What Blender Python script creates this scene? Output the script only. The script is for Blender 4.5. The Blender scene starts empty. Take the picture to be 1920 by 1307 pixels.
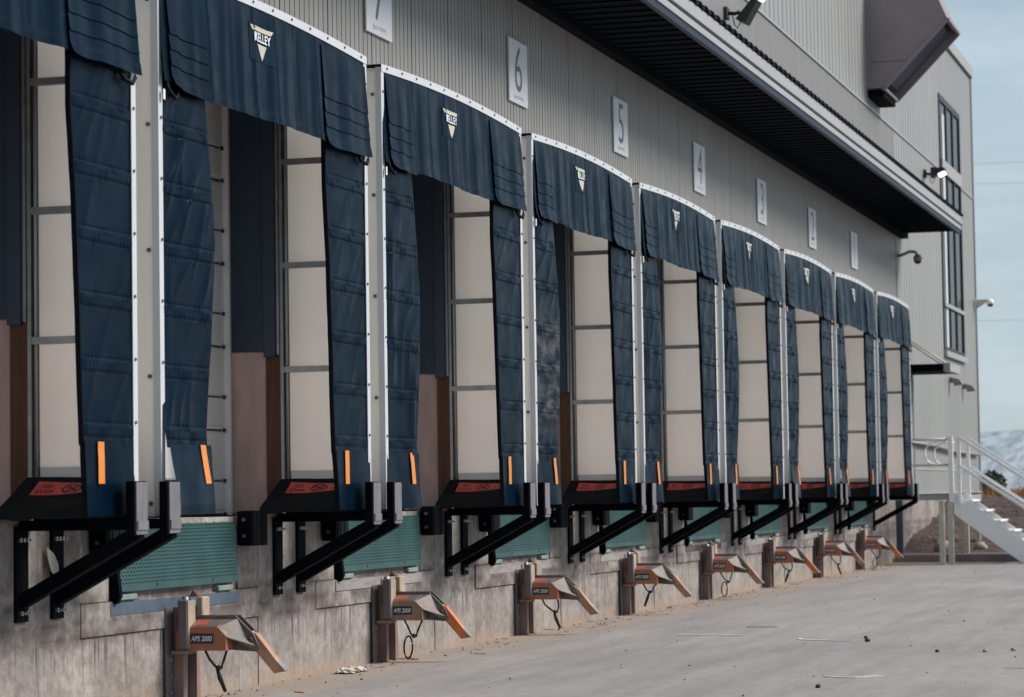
import bpy, math, random
import numpy as np
from mathutils import Matrix, Vector

random.seed(7)
RNG = np.random.RandomState(7)
SC = bpy.context.scene
C = SC.collection
R = math.radians

# ------------------------------------------------------------------ camera
CAM_H = 1.265
FPX = 5055.0
cam_d = bpy.data.cameras.new('camera')
cam = bpy.data.objects.new('camera', cam_d)
C.objects.link(cam)
cam_d.sensor_width = 36.0
cam_d.lens = FPX / 1920.0 * 36.0
cam_d.clip_start = 0.2
cam_d.clip_end = 20000
_v = Vector((2433 - 960.0, 909 - 653.5, FPX)).normalized()      # image direction of the wall line
_a = -0.0155
_c = -(_a * (2433 - 960.0) - (909 - 653.5)) / FPX
_z = Vector((_a, -1, _c)).normalized()
_y = _z.cross(_v)
def _w(i):
    return Vector((_v.dot(i), _y.dot(i), _z.dot(i)))
_r, _u, _b = _w(Vector((1, 0, 0))), _w(Vector((0, -1, 0))), _w(Vector((0, 0, -1)))
cam.matrix_world = Matrix(((_r.x, _u.x, _b.x, 0), (_r.y, _u.y, _b.y, 0), (_r.z, _u.z, _b.z, CAM_H), (0, 0, 0, 1)))
cam_d.dof.use_dof = True
cam_d.dof.focus_distance = 20.0
cam_d.dof.aperture_fstop = 4.0
SC.camera = cam

# ------------------------------------------------------------------ sky, sun, exposure
SUN_EL, SUN_AZ = 40.0, 294.0      # azimuth of the sun, degrees from +X towards +Y (world)
world = bpy.data.worlds.new('World')
SC.world = world
world.use_nodes = True
wn, wl = world.node_tree.nodes, world.node_tree.links
wn.clear()
w_out = wn.new('ShaderNodeOutputWorld')
w_bg = wn.new('ShaderNodeBackground')
w_sky = wn.new('ShaderNodeTexSky')
w_sky.sky_type = 'NISHITA'
w_sky.sun_disc = False
w_sky.sun_elevation = R(SUN_EL)
w_sky.sun_rotation = R(90 - SUN_AZ)   # Blender measures it clockwise from +Y
w_sky.air_density = 1.0
w_sky.dust_density = 0.6
w_sky.ozone_density = 2.0
w_bg.inputs['Strength'].default_value = 0.10
w_tc = wn.new('ShaderNodeTexCoord')
w_mp = wn.new('ShaderNodeMapping')
w_mp.inputs['Scale'].default_value = (1.0, 1.0, 3.5)
w_no = wn.new('ShaderNodeTexNoise')
w_no.inputs['Scale'].default_value = 3.2
w_no.inputs['Detail'].default_value = 7
w_no.inputs['Roughness'].default_value = 0.55
w_rp = wn.new('ShaderNodeValToRGB')
w_rp.color_ramp.elements[0].position = 0.30
w_rp.color_ramp.elements[0].color = (0.62, 0.62, 0.62, 1)
w_rp.color_ramp.elements[1].position = 0.66
w_rp.color_ramp.elements[1].color = (0.97, 0.97, 0.97, 1)
w_mx = wn.new('ShaderNodeMix')
w_mx.data_type = 'RGBA'
w_no2 = wn.new('ShaderNodeTexNoise')
w_no2.inputs['Scale'].default_value = 5.5
w_no2.inputs['Detail'].default_value = 8
w_no2.inputs['Roughness'].default_value = 0.6
w_mp2 = wn.new('ShaderNodeMapping')
w_mp2.inputs['Scale'].default_value = (1.0, 1.0, 4.5)
w_mp2.inputs['Location'].default_value = (0.3, 0.1, 0.7)
wl.new(w_tc.outputs['Generated'], w_mp2.inputs['Vector'])
wl.new(w_mp2.outputs['Vector'], w_no2.inputs['Vector'])
w_rp2 = wn.new('ShaderNodeValToRGB')                            # cloud veil, thin to bright
w_rp2.color_ramp.elements[0].position = 0.36
w_rp2.color_ramp.elements[1].position = 0.64
for _e, _c3 in zip(w_rp2.color_ramp.elements, ((0.560, 0.700, 0.800), (0.760, 0.900, 0.980))):
    _e.color = (*_c3, 1)
w_vm = wn.new('ShaderNodeVectorMath')
w_vm.operation = 'SCALE'
w_vm.inputs['Scale'].default_value = 4.75
wl.new(w_no2.outputs['Fac'], w_rp2.inputs['Fac'])
wl.new(w_rp2.outputs['Color'], w_vm.inputs[0])
wl.new(w_vm.outputs['Vector'], w_mx.inputs[7])
wl.new(w_tc.outputs['Generated'], w_mp.inputs['Vector'])
wl.new(w_mp.outputs['Vector'], w_no.inputs['Vector'])
wl.new(w_no.outputs['Fac'], w_rp.inputs['Fac'])
wl.new(w_rp.outputs['Color'], w_mx.inputs[0])
wl.new(w_sky.outputs['Color'], w_mx.inputs[6])
wl.new(w_mx.outputs[2], w_bg.inputs['Color'])
wl.new(w_bg.outputs['Background'], w_out.inputs['Surface'])

sun_d = bpy.data.lights.new('sun', 'SUN')
sun_d.energy = 3.2
sun_d.angle = R(21)
sun_d.color = (1.0, 0.93, 0.86)
sun = bpy.data.objects.new('sun', sun_d)
C.objects.link(sun)
SUN_DIR = Vector((math.cos(R(SUN_EL)) * math.cos(R(SUN_AZ)), math.cos(R(SUN_EL)) * math.sin(R(SUN_AZ)), math.sin(R(SUN_EL))))
sun.rotation_euler = SUN_DIR.to_track_quat('Z', 'Y').to_euler()

SC.view_settings.view_transform = 'Standard'
SC.view_settings.look = 'None'
SC.view_settings.exposure = 0.6
SC.view_settings.gamma = 1.0
SC.view_settings.use_curve_mapping = False
SC.cycles.max_bounces = 6
SC.cycles.diffuse_bounces = 4
SC.cycles.use_denoising = True

# ------------------------------------------------------------------ materials
def _mat(name):
    m = bpy.data.materials.new(name)
    m.use_nodes = True
    nt = m.node_tree
    return m, nt.nodes, nt.links, nt.nodes['Principled BSDF']

def _pos(n, l, scale):
    g = n.new('ShaderNodeNewGeometry')
    mp = n.new('ShaderNodeMapping')
    mp.inputs['Scale'].default_value = scale
    l.new(g.outputs['Position'], mp.inputs['Vector'])
    return mp.outputs['Vector']

def _noise(n, l, vec, scale, detail=6, rough=0.6):
    t = n.new('ShaderNodeTexNoise')
    t.inputs['Scale'].default_value = scale
    t.inputs['Detail'].default_value = detail
    t.inputs['Roughness'].default_value = rough
    l.new(vec, t.inputs['Vector'])
    return t.outputs['Fac']

def _ramp(n, l, fac, p0, p1, c0=(0, 0, 0), c1=(1, 1, 1)):
    r = n.new('ShaderNodeValToRGB')
    e = r.color_ramp.elements
    e[0].position, e[1].position = p0, p1
    e[0].color, e[1].color = (*c0, 1), (*c1, 1)
    l.new(fac, r.inputs['Fac'])
    return r.outputs['Color']

def _mix(n, l, fac, a, b, mode='MIX'):
    x = n.new('ShaderNodeMix')
    x.data_type = 'RGBA'
    x.blend_type = mode
    for s, v in ((0, fac), (6, a), (7, b)):
        if hasattr(v, 'is_linked') or isinstance(v, bpy.types.NodeSocket):
            l.new(v, x.inputs[s])
        elif s == 0:
            x.inputs[0].default_value = v
        else:
            x.inputs[s].default_value = (*v, 1)
    return x.outputs[2]

def _bump(n, l, height, bsdf, strength, dist=0.01):
    b = n.new('ShaderNodeBump')
    b.inputs['Strength'].default_value = strength
    b.inputs['Distance'].default_value = dist
    l.new(height, b.inputs['Height'])
    l.new(b.outputs['Normal'], bsdf.inputs['Normal'])

def M(name, col, rough=0.6, metal=0.0, var=0.15, scale=3.0, stretch=(1, 1, 1), col2=None, p=(0.3, 0.7),
      bump=0.0, bscale=80.0, bdist=0.004, spec=0.5):
    m, n, l, b = _mat(name)
    vec = _pos(n, l, stretch)
    f = _noise(n, l, vec, scale)
    c0 = tuple(x * (1 - var) for x in col)
    c1 = tuple(x * (1 + var) for x in col) if col2 is None else col2
    l.new(_ramp(n, l, f, p[0], p[1], c0, c1), b.inputs['Base Color'])
    b.inputs['Roughness'].default_value = rough
    b.inputs['Metallic'].default_value = metal
    b.inputs['Specular IOR Level'].default_value = spec
    if bump:
        _bump(n, l, _noise(n, l, vec, bscale, 4), b, bump, bdist)
    return m

def concrete_material():
    m, n, l, b = _mat('board_marked_concrete')
    p = _pos(n, l, (1, 1, 1))
    big = _noise(n, l, p, 1.3, 9, 0.68)
    base = _ramp(n, l, big, 0.34, 0.66, (0.190, 0.170, 0.160), (0.375, 0.355, 0.330))
    pink = _ramp(n, l, _noise(n, l, _pos(n, l, (1.3, 1.3, 2.2)), 1.9, 5, 0.6), 0.53, 0.70, (0, 0, 0), (0.7, 0.7, 0.7))
    base = _mix(n, l, pink, base, (0.205, 0.165, 0.150))
    st = _noise(n, l, _pos(n, l, (7, 7, 0.5)), 1.4, 7, 0.7)
    base = _mix(n, l, 1.0, base, _ramp(n, l, st, 0.30, 0.62, (0.80, 0.79, 0.81), (1.04, 1.04, 1.03)), 'MULTIPLY')
    mid = _noise(n, l, p, 11, 8, 0.75)
    base = _mix(n, l, 1.0, base, _ramp(n, l, mid, 0.30, 0.60, (0.60, 0.57, 0.59), (1.10, 1.10, 1.09)), 'MULTIPLY')
    sx = n.new('ShaderNodeSeparateXYZ')
    l.new(p, sx.inputs[0])
    def zone(z0, w):                       # soft band of dirt round a level
        d = n.new('ShaderNodeMath'); d.operation = 'SUBTRACT'
        l.new(sx.outputs['Z'], d.inputs[0]); d.inputs[1].default_value = z0
        a = n.new('ShaderNodeMath'); a.operation = 'ABSOLUTE'
        l.new(d.outputs[0], a.inputs[0])
        r = n.new('ShaderNodeMapRange')
        r.inputs['From Min'].default_value = w
        r.inputs['From Max'].default_value = 0.0
        l.new(a.outputs[0], r.inputs['Value'])
        return r.outputs['Result']
    # run marks hanging from the ledge joint, only in places
    run = _ramp(n, l, _noise(n, l, _pos(n, l, (30, 30, 1.1)), 1.0, 4, 0.55), 0.56, 0.62)
    gate = _ramp(n, l, _noise(n, l, p, 0.9, 3), 0.38, 0.52)
    rm = _mix(n, l, 1.0, _mix(n, l, 1.0, run, gate, 'MULTIPLY'), zone(0.40, 0.20), 'MULTIPLY')
    base = _mix(n, l, rm, base, (0.075, 0.068, 0.075))
    for z0, w_ in ((0.475, 0.075), (0.675, 0.07), (0.56, 0.09)):
        dm = _mix(n, l, 1.0, zone(z0, w_), _ramp(n, l, _noise(n, l, p, 3.0 + z0 * 3, 6, 0.7), 0.38, 0.58), 'MULTIPLY')
        base = _mix(n, l, dm, base, (0.095, 0.075, 0.076))
    # board joints
    md = n.new('ShaderNodeMath'); md.operation = 'PINGPONG'
    l.new(sx.outputs['X'], md.inputs[0]); md.inputs[1].default_value = 0.305
    jl = _ramp(n, l, md.outputs[0], 0.0, 0.012, (1, 1, 1), (0, 0, 0))
    jm = _mix(n, l, 1.0, jl, _ramp(n, l, _noise(n, l, p, 1.7, 3), 0.40, 0.55, (0.1, 0.1, 0.1), (0.75, 0.75, 0.75)), 'MULTIPLY')
    base = _mix(n, l, jm, base, (0.11, 0.095, 0.092))
    v = n.new('ShaderNodeTexVoronoi')
    v.inputs['Scale'].default_value = 15
    l.new(_pos(n, l, (1.6, 1.6, 0.9)), v.inputs['Vector'])
    hole = _ramp(n, l, v.outputs['Distance'], 0.06, 0.12, (1, 1, 1), (0, 0, 0))
    hm = _mix(n, l, 1.0, hole, _ramp(n, l, _noise(n, l, p, 4, 3), 0.48, 0.56), 'MULTIPLY')
    base = _mix(n, l, hm, base, (0.07, 0.065, 0.07))
    mr = n.new('ShaderNodeMapRange')
    mr.inputs['From Min'].default_value = 0.15
    mr.inputs['From Max'].default_value = 0.0
    l.new(sx.outputs['Z'], mr.inputs['Value'])
    sp = _mix(n, l, 1.0, mr.outputs['Result'], _ramp(n, l, _noise(n, l, p, 7, 5), 0.35, 0.6), 'MULTIPLY')
    base = _mix(n, l, sp, base, (0.31, 0.225, 0.165))
    l.new(base, b.inputs['Base Color'])
    b.inputs['Roughness'].default_value = 0.88
    b.inputs['Specular IOR Level'].default_value = 0.25
    h = _mix(n, l, 0.5, _noise(n, l, p, 45, 6), mid)
    h = _mix(n, l, hm, h, (0, 0, 0))
    h = _mix(n, l, jm, h, (0.1, 0.1, 0.1))
    _bump(n, l, h, b, 0.6, 0.010)
    return m

def yard_material():
    m, n, l, b = _mat('dusty_yard_concrete')
    p = _pos(n, l, (1, 1, 1))
    big = _noise(n, l, p, 0.35, 8, 0.6)
    base = _ramp(n, l, big, 0.30, 0.70, (0.232, 0.222, 0.220), (0.305, 0.294, 0.288))
    fine = _noise(n, l, p, 9, 8, 0.7)
    base = _mix(n, l, 1.0, base, _ramp(n, l, fine, 0.30, 0.72, (0.80, 0.79, 0.80), (1.12, 1.11, 1.10)), 'MULTIPLY')
    tv = _pos(n, l, (0.22, 2.6, 1))
    tr = _noise(n, l, tv, 1.2, 5, 0.6)
    base = _mix(n, l, 1.0, base, _ramp(n, l, tr, 0.36, 0.60, (0.86, 0.86, 0.88), (1.05, 1.04, 1.03)), 'MULTIPLY')
    speck = _noise(n, l, p, 60, 3, 0.6)
    base = _mix(n, l, _ramp(n, l, speck, 0.70, 0.76), base, (0.13, 0.115, 0.11))
    sx = n.new('ShaderNodeSeparateXYZ')
    l.new(p, sx.inputs[0])
    mr = n.new('ShaderNodeMapRange')
    mr.inputs['From Min'].default_value = 5.9
    mr.inputs['From Max'].default_value = 6.85
    l.new(sx.outputs['Y'], mr.inputs['Value'])
    sd = _mix(n, l, 1.0, mr.outputs['Result'], _ramp(n, l, _noise(n, l, p, 2.6, 6), 0.33, 0.58), 'MULTIPLY')
    base = _mix(n, l, sd, base, (0.31, 0.235, 0.18))
    l.new(base, b.inputs['Base Color'])
    b.inputs['Roughness'].default_value = 0.9
    b.inputs['Specular IOR Level'].default_value = 0.25
    _bump(n, l, _mix(n, l, 0.5, fine, speck), b, 0.5, 0.01)
    return m

def vinyl_material(name, col, scuff=None, rough=0.33):
    m, n, l, b = _mat(name)
    p = _pos(n, l, (1, 1, 1))
    f = _noise(n, l, p, 2.2, 5)
    base = _ramp(n, l, f, 0.3, 0.7, tuple(c * 0.8 for c in col), tuple(c * 1.25 for c in col))
    # dusty wear in vertical wipes
    wv = _pos(n, l, (7, 7, 1.2))
    wr = _ramp(n, l, _noise(n, l, wv, 1.3, 6, 0.7), 0.56, 0.80, (0, 0, 0), (0.2, 0.2, 0.2))
    base = _mix(n, l, wr, base, (0.016, 0.026, 0.038))
    rgh = _ramp(n, l, _noise(n, l, p, 5, 5), 0.3, 0.7, (rough - 0.07,) * 3, (rough + 0.12,) * 3)
    if scuff:
        s = n.new('ShaderNodeSeparateXYZ')
        l.new(p, s.inputs[0])
        zb = n.new('ShaderNodeMapRange')
        zb.interpolation_type = 'SMOOTHSTEP'
        d = n.new('ShaderNodeMath'); d.operation = 'SUBTRACT'
        l.new(s.outputs['Z'], d.inputs[0]); d.inputs[1].default_value = scuff[0]
        ab = n.new('ShaderNodeMath'); ab.operation = 'ABSOLUTE'
        l.new(d.outputs[0], ab.inputs[0])
        zb.inputs['From Min'].default_value = scuff[1]
        zb.inputs['From Max'].default_value = scuff[1] * 0.3
        l.new(ab.outputs[0], zb.inputs['Value'])
        sn = _ramp(n, l, _noise(n, l, _pos(n, l, (2.2, 2.2, 5)), 1.6, 9, 0.72), 0.44, 0.66)
        sm = _mix(n, l, 1.0, zb.outputs['Result'], sn, 'MULTIPLY')
        sm = _mix(n, l, 1.0, sm, (0.42, 0.42, 0.42), 'MULTIPLY')
        base = _mix(n, l, sm, base, (0.21, 0.20, 0.20))
        rgh = _mix(n, l, sm, rgh, (0.8, 0.8, 0.8))
    l.new(base, b.inputs['Base Color'])
    l.new(rgh, b.inputs['Roughness'])
    b.inputs['Specular IOR Level'].default_value = 0.065
    b.inputs['Specular Tint'].default_value = (0.12, 0.50, 1.0, 1)
    _bump(n, l, _noise(n, l, p, 420, 2), b, 0.10, 0.001)
    return m

def fibreglass_material():
    m, n, l, b = _mat('translucent_fibreglass')
    p = _pos(n, l, (1, 1, 1))
    f = _noise(n, l, p, 1.5, 4)
    col = _ramp(n, l, f, 0.3, 0.7, (0.92, 0.895, 0.875), (0.95, 0.935, 0.915))
    l.new(col, b.inputs['Base Color'])
    b.inputs['Roughness'].default_value = 0.35
    t = n.new('ShaderNodeBsdfTranslucent')
    l.new(col, t.inputs['Color'])
    ms = n.new('ShaderNodeMixShader')
    ms.inputs[0].default_value = 0.60
    l.new(b.outputs[0], ms.inputs[1])
    l.new(t.outputs[0], ms.inputs[2])
    l.new(ms.outputs[0], n['Material Output'].inputs['Surface'])
    return m

def glow_material(name, col, strength):
    m, n, l, b = _mat(name)
    b.inputs['Emission Color'].default_value = (*col, 1)
    b.inputs['Emission Strength'].default_value = strength
    return m

def glass_material():
    m, n, l, b = _mat('window_glass')
    b.inputs['Base Color'].default_value = (0.006, 0.009, 0.014, 1)
    b.inputs['Roughness'].default_value = 0.12
    b.inputs['Specular IOR Level'].default_value = 0.06
    return m

NAVY = (0.0003, 0.0062, 0.0150)
MT = dict(
    concrete=concrete_material(),
    yard=yard_material(),
    vinyl=vinyl_material('navy_vinyl', NAVY),
    vinyl_scuffed=vinyl_material('scuffed_navy_vinyl', NAVY, (2.35, 0.75)),
    vinyl_patch=vinyl_material('emblem_patch_vinyl', (0.0035, 0.0125, 0.026), rough=0.5),
    hem=M('black_hem', (0.0015, 0.003, 0.007), 0.7, spec=0.1),
    fibre=fibreglass_material(),
    trim=M('white_trim', (0.50, 0.52, 0.545), 0.35, var=0.05),
    cream=M('cream_side_sheet', (0.88, 0.85, 0.78), 0.45, var=0.06, scale=1.2, stretch=(1, 1, 0.4)),
    galv=M('galvanised_steel', (0.30, 0.31, 0.32), 0.42, 0.6, var=0.2, scale=9),
    alu=M('aluminium_strip', (0.50, 0.50, 0.51), 0.45, 0.5, var=0.1),
    ribbed=M('grey_wall_cladding', (0.212, 0.207, 0.200), 0.48, 0.0, var=0.11, scale=1.6, stretch=(2.2, 1, 0.25)),
    upper=M('pale_grey_cladding', (0.265, 0.27, 0.265), 0.45, 0.0, var=0.06, scale=0.7, stretch=(1, 1, 0.25)),
    jamb=M('shade_blue_flashing', (0.030, 0.050, 0.085), 0.45, var=0.08),  # grey flashing coloured navy, its shade put into the colour
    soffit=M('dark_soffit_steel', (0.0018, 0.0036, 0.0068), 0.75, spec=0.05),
    fascia=M('pale_fascia', (0.31, 0.315, 0.32), 0.4, var=0.07, stretch=(0.3, 1, 3)),
    roof=M('dark_blue_roof_sheet', (0.010, 0.020, 0.038), 0.5, spec=0.25),
    wood=M('treated_timber', (0.115, 0.045, 0.020), 0.7, var=0.3, scale=2, stretch=(14, 14, 0.8), bump=0.4, bscale=12),
    plywood=M('pink_cast_concrete', (0.62, 0.43, 0.385), 0.8, var=0.22, scale=3, stretch=(2, 2, 0.5), bump=0.3, bscale=20),
    door=M('white_door_steel', (0.90, 0.89, 0.87), 0.4, var=0.05),
    doorseam=M('dark_hinge_steel', (0.03, 0.03, 0.035), 0.5),
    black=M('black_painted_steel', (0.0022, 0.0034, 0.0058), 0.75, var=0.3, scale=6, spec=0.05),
    litface=M('lit_guard_steel', (0.16, 0.15, 0.165), 0.5, 0.2, var=0.3, scale=3, stretch=(20, 20, 1.2)),  # paler grey puts the light on the post front into the colour
    rubber=M('bumper_rubber', (0.0032, 0.0045, 0.0075), 0.7, var=0.3, scale=12, spec=0.15, bump=0.3, bscale=60),
    pad=M('charcoal_pad_fabric', (0.010, 0.0115, 0.0145), 0.8, var=0.25, spec=0.15, scale=8, bump=0.3, bscale=30, bdist=0.01),
    red=M('red_warning_label', (0.74, 0.085, 0.07), 0.5, var=0.1, scale=12),
    sticker=M('faded_red_sticker', (0.34, 0.085, 0.055), 0.55, var=0.3, scale=60),
    ink=M('black_print', (0.03, 0.012, 0.012), 0.6),
    greyink=M('grey_print', (0.085, 0.095, 0.105), 0.5),
    paleink=M('pale_print', (0.42, 0.44, 0.46), 0.5),
    sign=M('white_sign_board', (0.50, 0.53, 0.56), 0.4, var=0.04),
    emblem=M('pale_emblem_print', (0.42, 0.41, 0.34), 0.55, var=0.12, scale=20),
    white=M('white_print', (0.66, 0.68, 0.70), 0.5, var=0.04),
    orange_tape=M('orange_stripe', (0.60, 0.195, 0.025), 0.5, var=0.08),
    green=M('green_painted_plate', (0.018, 0.066, 0.066), 0.45, var=0.28, scale=3.5, bump=0.15, bscale=40),
    green_worn=M('pale_green_lug', (0.17, 0.24, 0.21), 0.5, var=0.25, scale=8),
    curb=M('grey_pit_angle', (0.28, 0.26, 0.25), 0.55, 0.2, var=0.25, scale=3, stretch=(1, 1, 6)),
    curb_blue=M('blue_painted_pit_angle', (0.055, 0.085, 0.12), 0.6, var=0.35, scale=5),
    rust_steel=M('weathered_rail_steel', (0.24, 0.135, 0.115), 0.6, 0.2, var=0.3, scale=4, stretch=(1, 1, 0.5), col2=(0.33, 0.24, 0.21)),
    grey_steel=M('dull_purple_steel', (0.135, 0.115, 0.125), 0.55, 0.2, var=0.2),
    lit_steel=M('lit_tan_steel', (0.40, 0.31, 0.23), 0.5, 0.2, var=0.25, scale=10),  # lit tone of the purple cheek steel, light put into the colour
    housing_orange=M('orange_housing_paint', (0.52, 0.150, 0.060), 0.45, var=0.3, scale=7, stretch=(1, 1, 2), col2=(0.34, 0.165, 0.105)),
    housing_worn=M('faded_housing_paint', (0.27, 0.165, 0.11), 0.5, var=0.25, scale=7, col2=(0.33, 0.21, 0.15)),
    arm=M('bare_arm_steel', (0.145, 0.125, 0.118), 0.55, 0.25, var=0.25, scale=8),
    orange_bar=M('orange_hook_paint', (0.56, 0.16, 0.05), 0.45, var=0.2, scale=9),
    worn_bar=M('worn_hook_paint', (0.40, 0.215, 0.13), 0.5, var=0.3, scale=9),
    navy_label=M('navy_name_plate', (0.012, 0.022, 0.05), 0.45),
    rust=M('rust_brown_steel', (0.10, 0.035, 0.022), 0.75, var=0.4, scale=25),
    zinc=M('bright_zinc_bolt', (0.55, 0.57, 0.60), 0.3, 0.9, var=0.1),
    screw=M('dull_screw', (0.10, 0.10, 0.11), 0.5, 0.3),
    cord=M('black_cord', (0.008, 0.011, 0.016), 0.6),
    glass=glass_material(),
    frame=M('dark_bronze_frame', (0.012, 0.011, 0.016), 0.45),
    room=M('dark_room', (0.03, 0.035, 0.045), 0.9),
    window_strip=M('white_window_strip', (0.50, 0.53, 0.55), 0.7, var=0.04),  # pale strip set just in front of the glass
    hood=M('plum_grey_hood_sheet', (0.235, 0.192, 0.202), 0.5, var=0.1, scale=1.2),
    hood_in=M('dark_hood_lining', (0.06, 0.085, 0.12), 0.5, var=0.2),
    lamp=M('black_lamp_casting', (0.008, 0.010, 0.014), 0.5),
    lamp_glow=glow_material('lit_lamp_lens', (1.0, 0.95, 0.88), 4.0),
    stairs=M('white_painted_stair_steel', (0.84, 0.85, 0.86), 0.45, var=0.05),
    post=M('cream_painted_post', (0.52, 0.48, 0.41), 0.5, var=0.12),
    dirt=M('brown_bank_soil', (0.035, 0.022, 0.020), 0.95, var=0.4, scale=3.5, col2=(0.105, 0.068, 0.058), bump=1.0, bscale=7, bdist=0.12),
    kerb=M('dark_kerb_concrete', (0.20, 0.165, 0.165), 0.85, var=0.2),
    field=M('dry_field_soil', (0.13, 0.095, 0.06), 0.95, var=0.3, scale=0.08),
    grass=M('dry_orange_grass', (0.32, 0.15, 0.05), 0.8, var=0.35, scale=1.5),
    shrub=M('dark_shrub_leaf', (0.030, 0.042, 0.030), 0.7, var=0.4, scale=4),
    twig=M('grey_brown_twig', (0.10, 0.075, 0.06), 0.8),
    hill=M('hazy_snow_scrub_hill', (0.20, 0.245, 0.29), 0.9, var=0.35, scale=0.03, stretch=(0.12, 3.5, 4.5), col2=(0.31, 0.36, 0.40), p=(0.36, 0.60)),  # snow and scrub, with distance haze put into the pale blue
    rock=M('pale_rock', (0.30, 0.25, 0.21), 0.85, var=0.25, scale=6, bump=0.5, bscale=20),
    darkstone=M('dark_stone', (0.03, 0.03, 0.035), 0.8, var=0.3, scale=30),
    paper=M('crumpled_paper_white', (0.42, 0.385, 0.335), 0.8, var=0.15, scale=20),
    strap=M('white_plastic_strap', (0.66, 0.68, 0.68), 0.5),
    straw=M('straw_litter', (0.30, 0.21, 0.14), 0.8),
    wire=M('overhead_wire', (0.32, 0.36, 0.40), 0.6),
)

# ------------------------------------------------------------------ mesh helpers
class MB:
    def __init__(self):
        self.v, self.f = [], []
    def add(self, vs, fs):
        o = len(self.v)
        self.v += [tuple(map(float, p)) for p in vs]
        self.f += [tuple(i + o for i in f) for f in fs]
        return self
    def box(self, x0, x1, y0, y1, z0, z1):
        return self.add([(x0, y0, z0), (x1, y0, z0), (x1, y1, z0), (x0, y1, z0), (x0, y0, z1), (x1, y0, z1), (x1, y1, z1), (x0, y1, z1)],
                        [(3, 2, 1, 0), (4, 5, 6, 7), (0, 1, 5, 4), (1, 2, 6, 5), (2, 3, 7, 6), (3, 0, 4, 7)])
    def vb(self, u0, u1, v0, v1, z0, z1):               # wall-local box: u along wall, v outwards
        return self.box(u0, u1, -v1, -v0, z0, z1)
    def cbox(self, x0, x1, y0, y1, z0, z1, c=0.006):    # box with chamfered vertical and horizontal edges
        import itertools
        vs = []
        for sx, sy, sz in itertools.product((0, 1), repeat=3):
            X, Y, Z = (x0, x1)[sx], (y0, y1)[sy], (z0, z1)[sz]
            dx, dy, dz = (c, -c)[sx], (c, -c)[sy], (c, -c)[sz]
            vs += [(X, Y + dy, Z + dz), (X + dx, Y, Z + dz), (X + dx, Y + dy, Z)]
        idx = lambda sx, sy, sz, k: (sx * 4 + sy * 2 + sz) * 3 + k
        fs = []
        for s in (0, 1):
            q = [(0, 0), (1, 0), (1, 1), (0, 1)]
            a = [idx(s, y, z, 0) for y, z in q]
            b = [idx(x, s, z, 1) for x, z in q]
            d = [idx(x, y, s, 2) for x, y in q]
            fs += [tuple(a if s else a[::-1]), tuple(b[::-1] if s else b), tuple(d if s else d[::-1])]
        for y, z in itertools.product((0, 1), repeat=2):
            q = (idx(0, y, z, 1), idx(1, y, z, 1), idx(1, y, z, 2), idx(0, y, z, 2))
            fs.append(q if (y == z) else q[::-1])
            q = (idx(y, 0, z, 0), idx(y, 1, z, 0), idx(y, 1, z, 2), idx(y, 0, z, 2))
            fs.append(q if (y != z) else q[::-1])
            q = (idx(y, z, 0, 0), idx(y, z, 1, 0), idx(y, z, 1, 1), idx(y, z, 0, 1))
            fs.append(q if (y == z) else q[::-1])
        for sx, sy, sz in itertools.product((0, 1), repeat=3):
            q = (idx(sx, sy, sz, 0), idx(sx, sy, sz, 1), idx(sx, sy, sz, 2))
            fs.append(q if (sx + sy + sz) % 2 else q[::-1])
        return self.add(vs, fs)
    def vc(self, u0, u1, v0, v1, z0, z1, c=0.006):
        return self.cbox(u0, u1, -v1, -v0, z0, z1, c)
    def prism(self, poly, u0, u1):                       # polygon in (v, z), extruded along u
        n = len(poly)
        vs = [(u0, -v, z) for v, z in poly] + [(u1, -v, z) for v, z in poly]
        fs = [tuple(range(n)), tuple(range(2 * n - 1, n - 1, -1))]
        fs += [(i, i + n, (i + 1) % n + n, (i + 1) % n) for i in range(n)]
        return self.add(vs, fs)
    def loft(self, a, b):                                # two polygons with the same count (any 3-D points)
        n = len(a)
        fs = [tuple(range(n)), tuple(range(2 * n - 1, n - 1, -1))]
        fs += [(i, i + n, (i + 1) % n + n, (i + 1) % n) for i in range(n)]
        return self.add(list(a) + list(b), fs)
    def bar(self, p, q, w, h):                           # square bar from p to q
        p, q = Vector(p), Vector(q)
        d = (q - p).normalized()
        up = Vector((0, 0, 1)) if abs(d.z) < 0.95 else Vector((1, 0, 0))
        s = d.cross(up).normalized() * (w / 2)
        t = s.cross(d).normalized() * (h / 2)
        a = [p + s + t, p - s + t, p - s - t, p + s - t]
        return self.loft([tuple(x) for x in a], [tuple(x + (q - p)) for x in a])
    def tube(self, pts, r, n=8, caps=True):
        pts = [Vector(x) for x in pts]
        rings = []
        for i, p in enumerate(pts):
            d = (pts[min(i + 1, len(pts) - 1)] - pts[max(i - 1, 0)]).normalized()
            up = Vector((0, 0, 1)) if abs(d.z) < 0.9 else Vector((1, 0, 0))
            s = d.cross(up).normalized()
            t = s.cross(d)
            rr = r[i] if isinstance(r, (list, tuple)) else r
            rings.append([tuple(p + (s * math.cos(2 * math.pi * k / n) + t * math.sin(2 * math.pi * k / n)) * rr) for k in range(n)])
        vs = [q for ring in rings for q in ring]
        fs = [(i * n + k, i * n + (k + 1) % n, (i + 1) * n + (k + 1) % n, (i + 1) * n + k) for i in range(len(pts) - 1) for k in range(n)]
        if caps:
            fs += [tuple(range(n - 1, -1, -1)), tuple((len(pts) - 1) * n + k for k in range(n))]
        return self.add(vs, fs)
    def grid(self, P):                                   # P: array rows x cols x 3
        r, c = P.shape[:2]
        fs = [(i * c + j, i * c + j + 1, (i + 1) * c + j + 1, (i + 1) * c + j) for i in range(r - 1) for j in range(c - 1)]
        return self.add(P.reshape(-1, 3).tolist(), fs)
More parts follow.
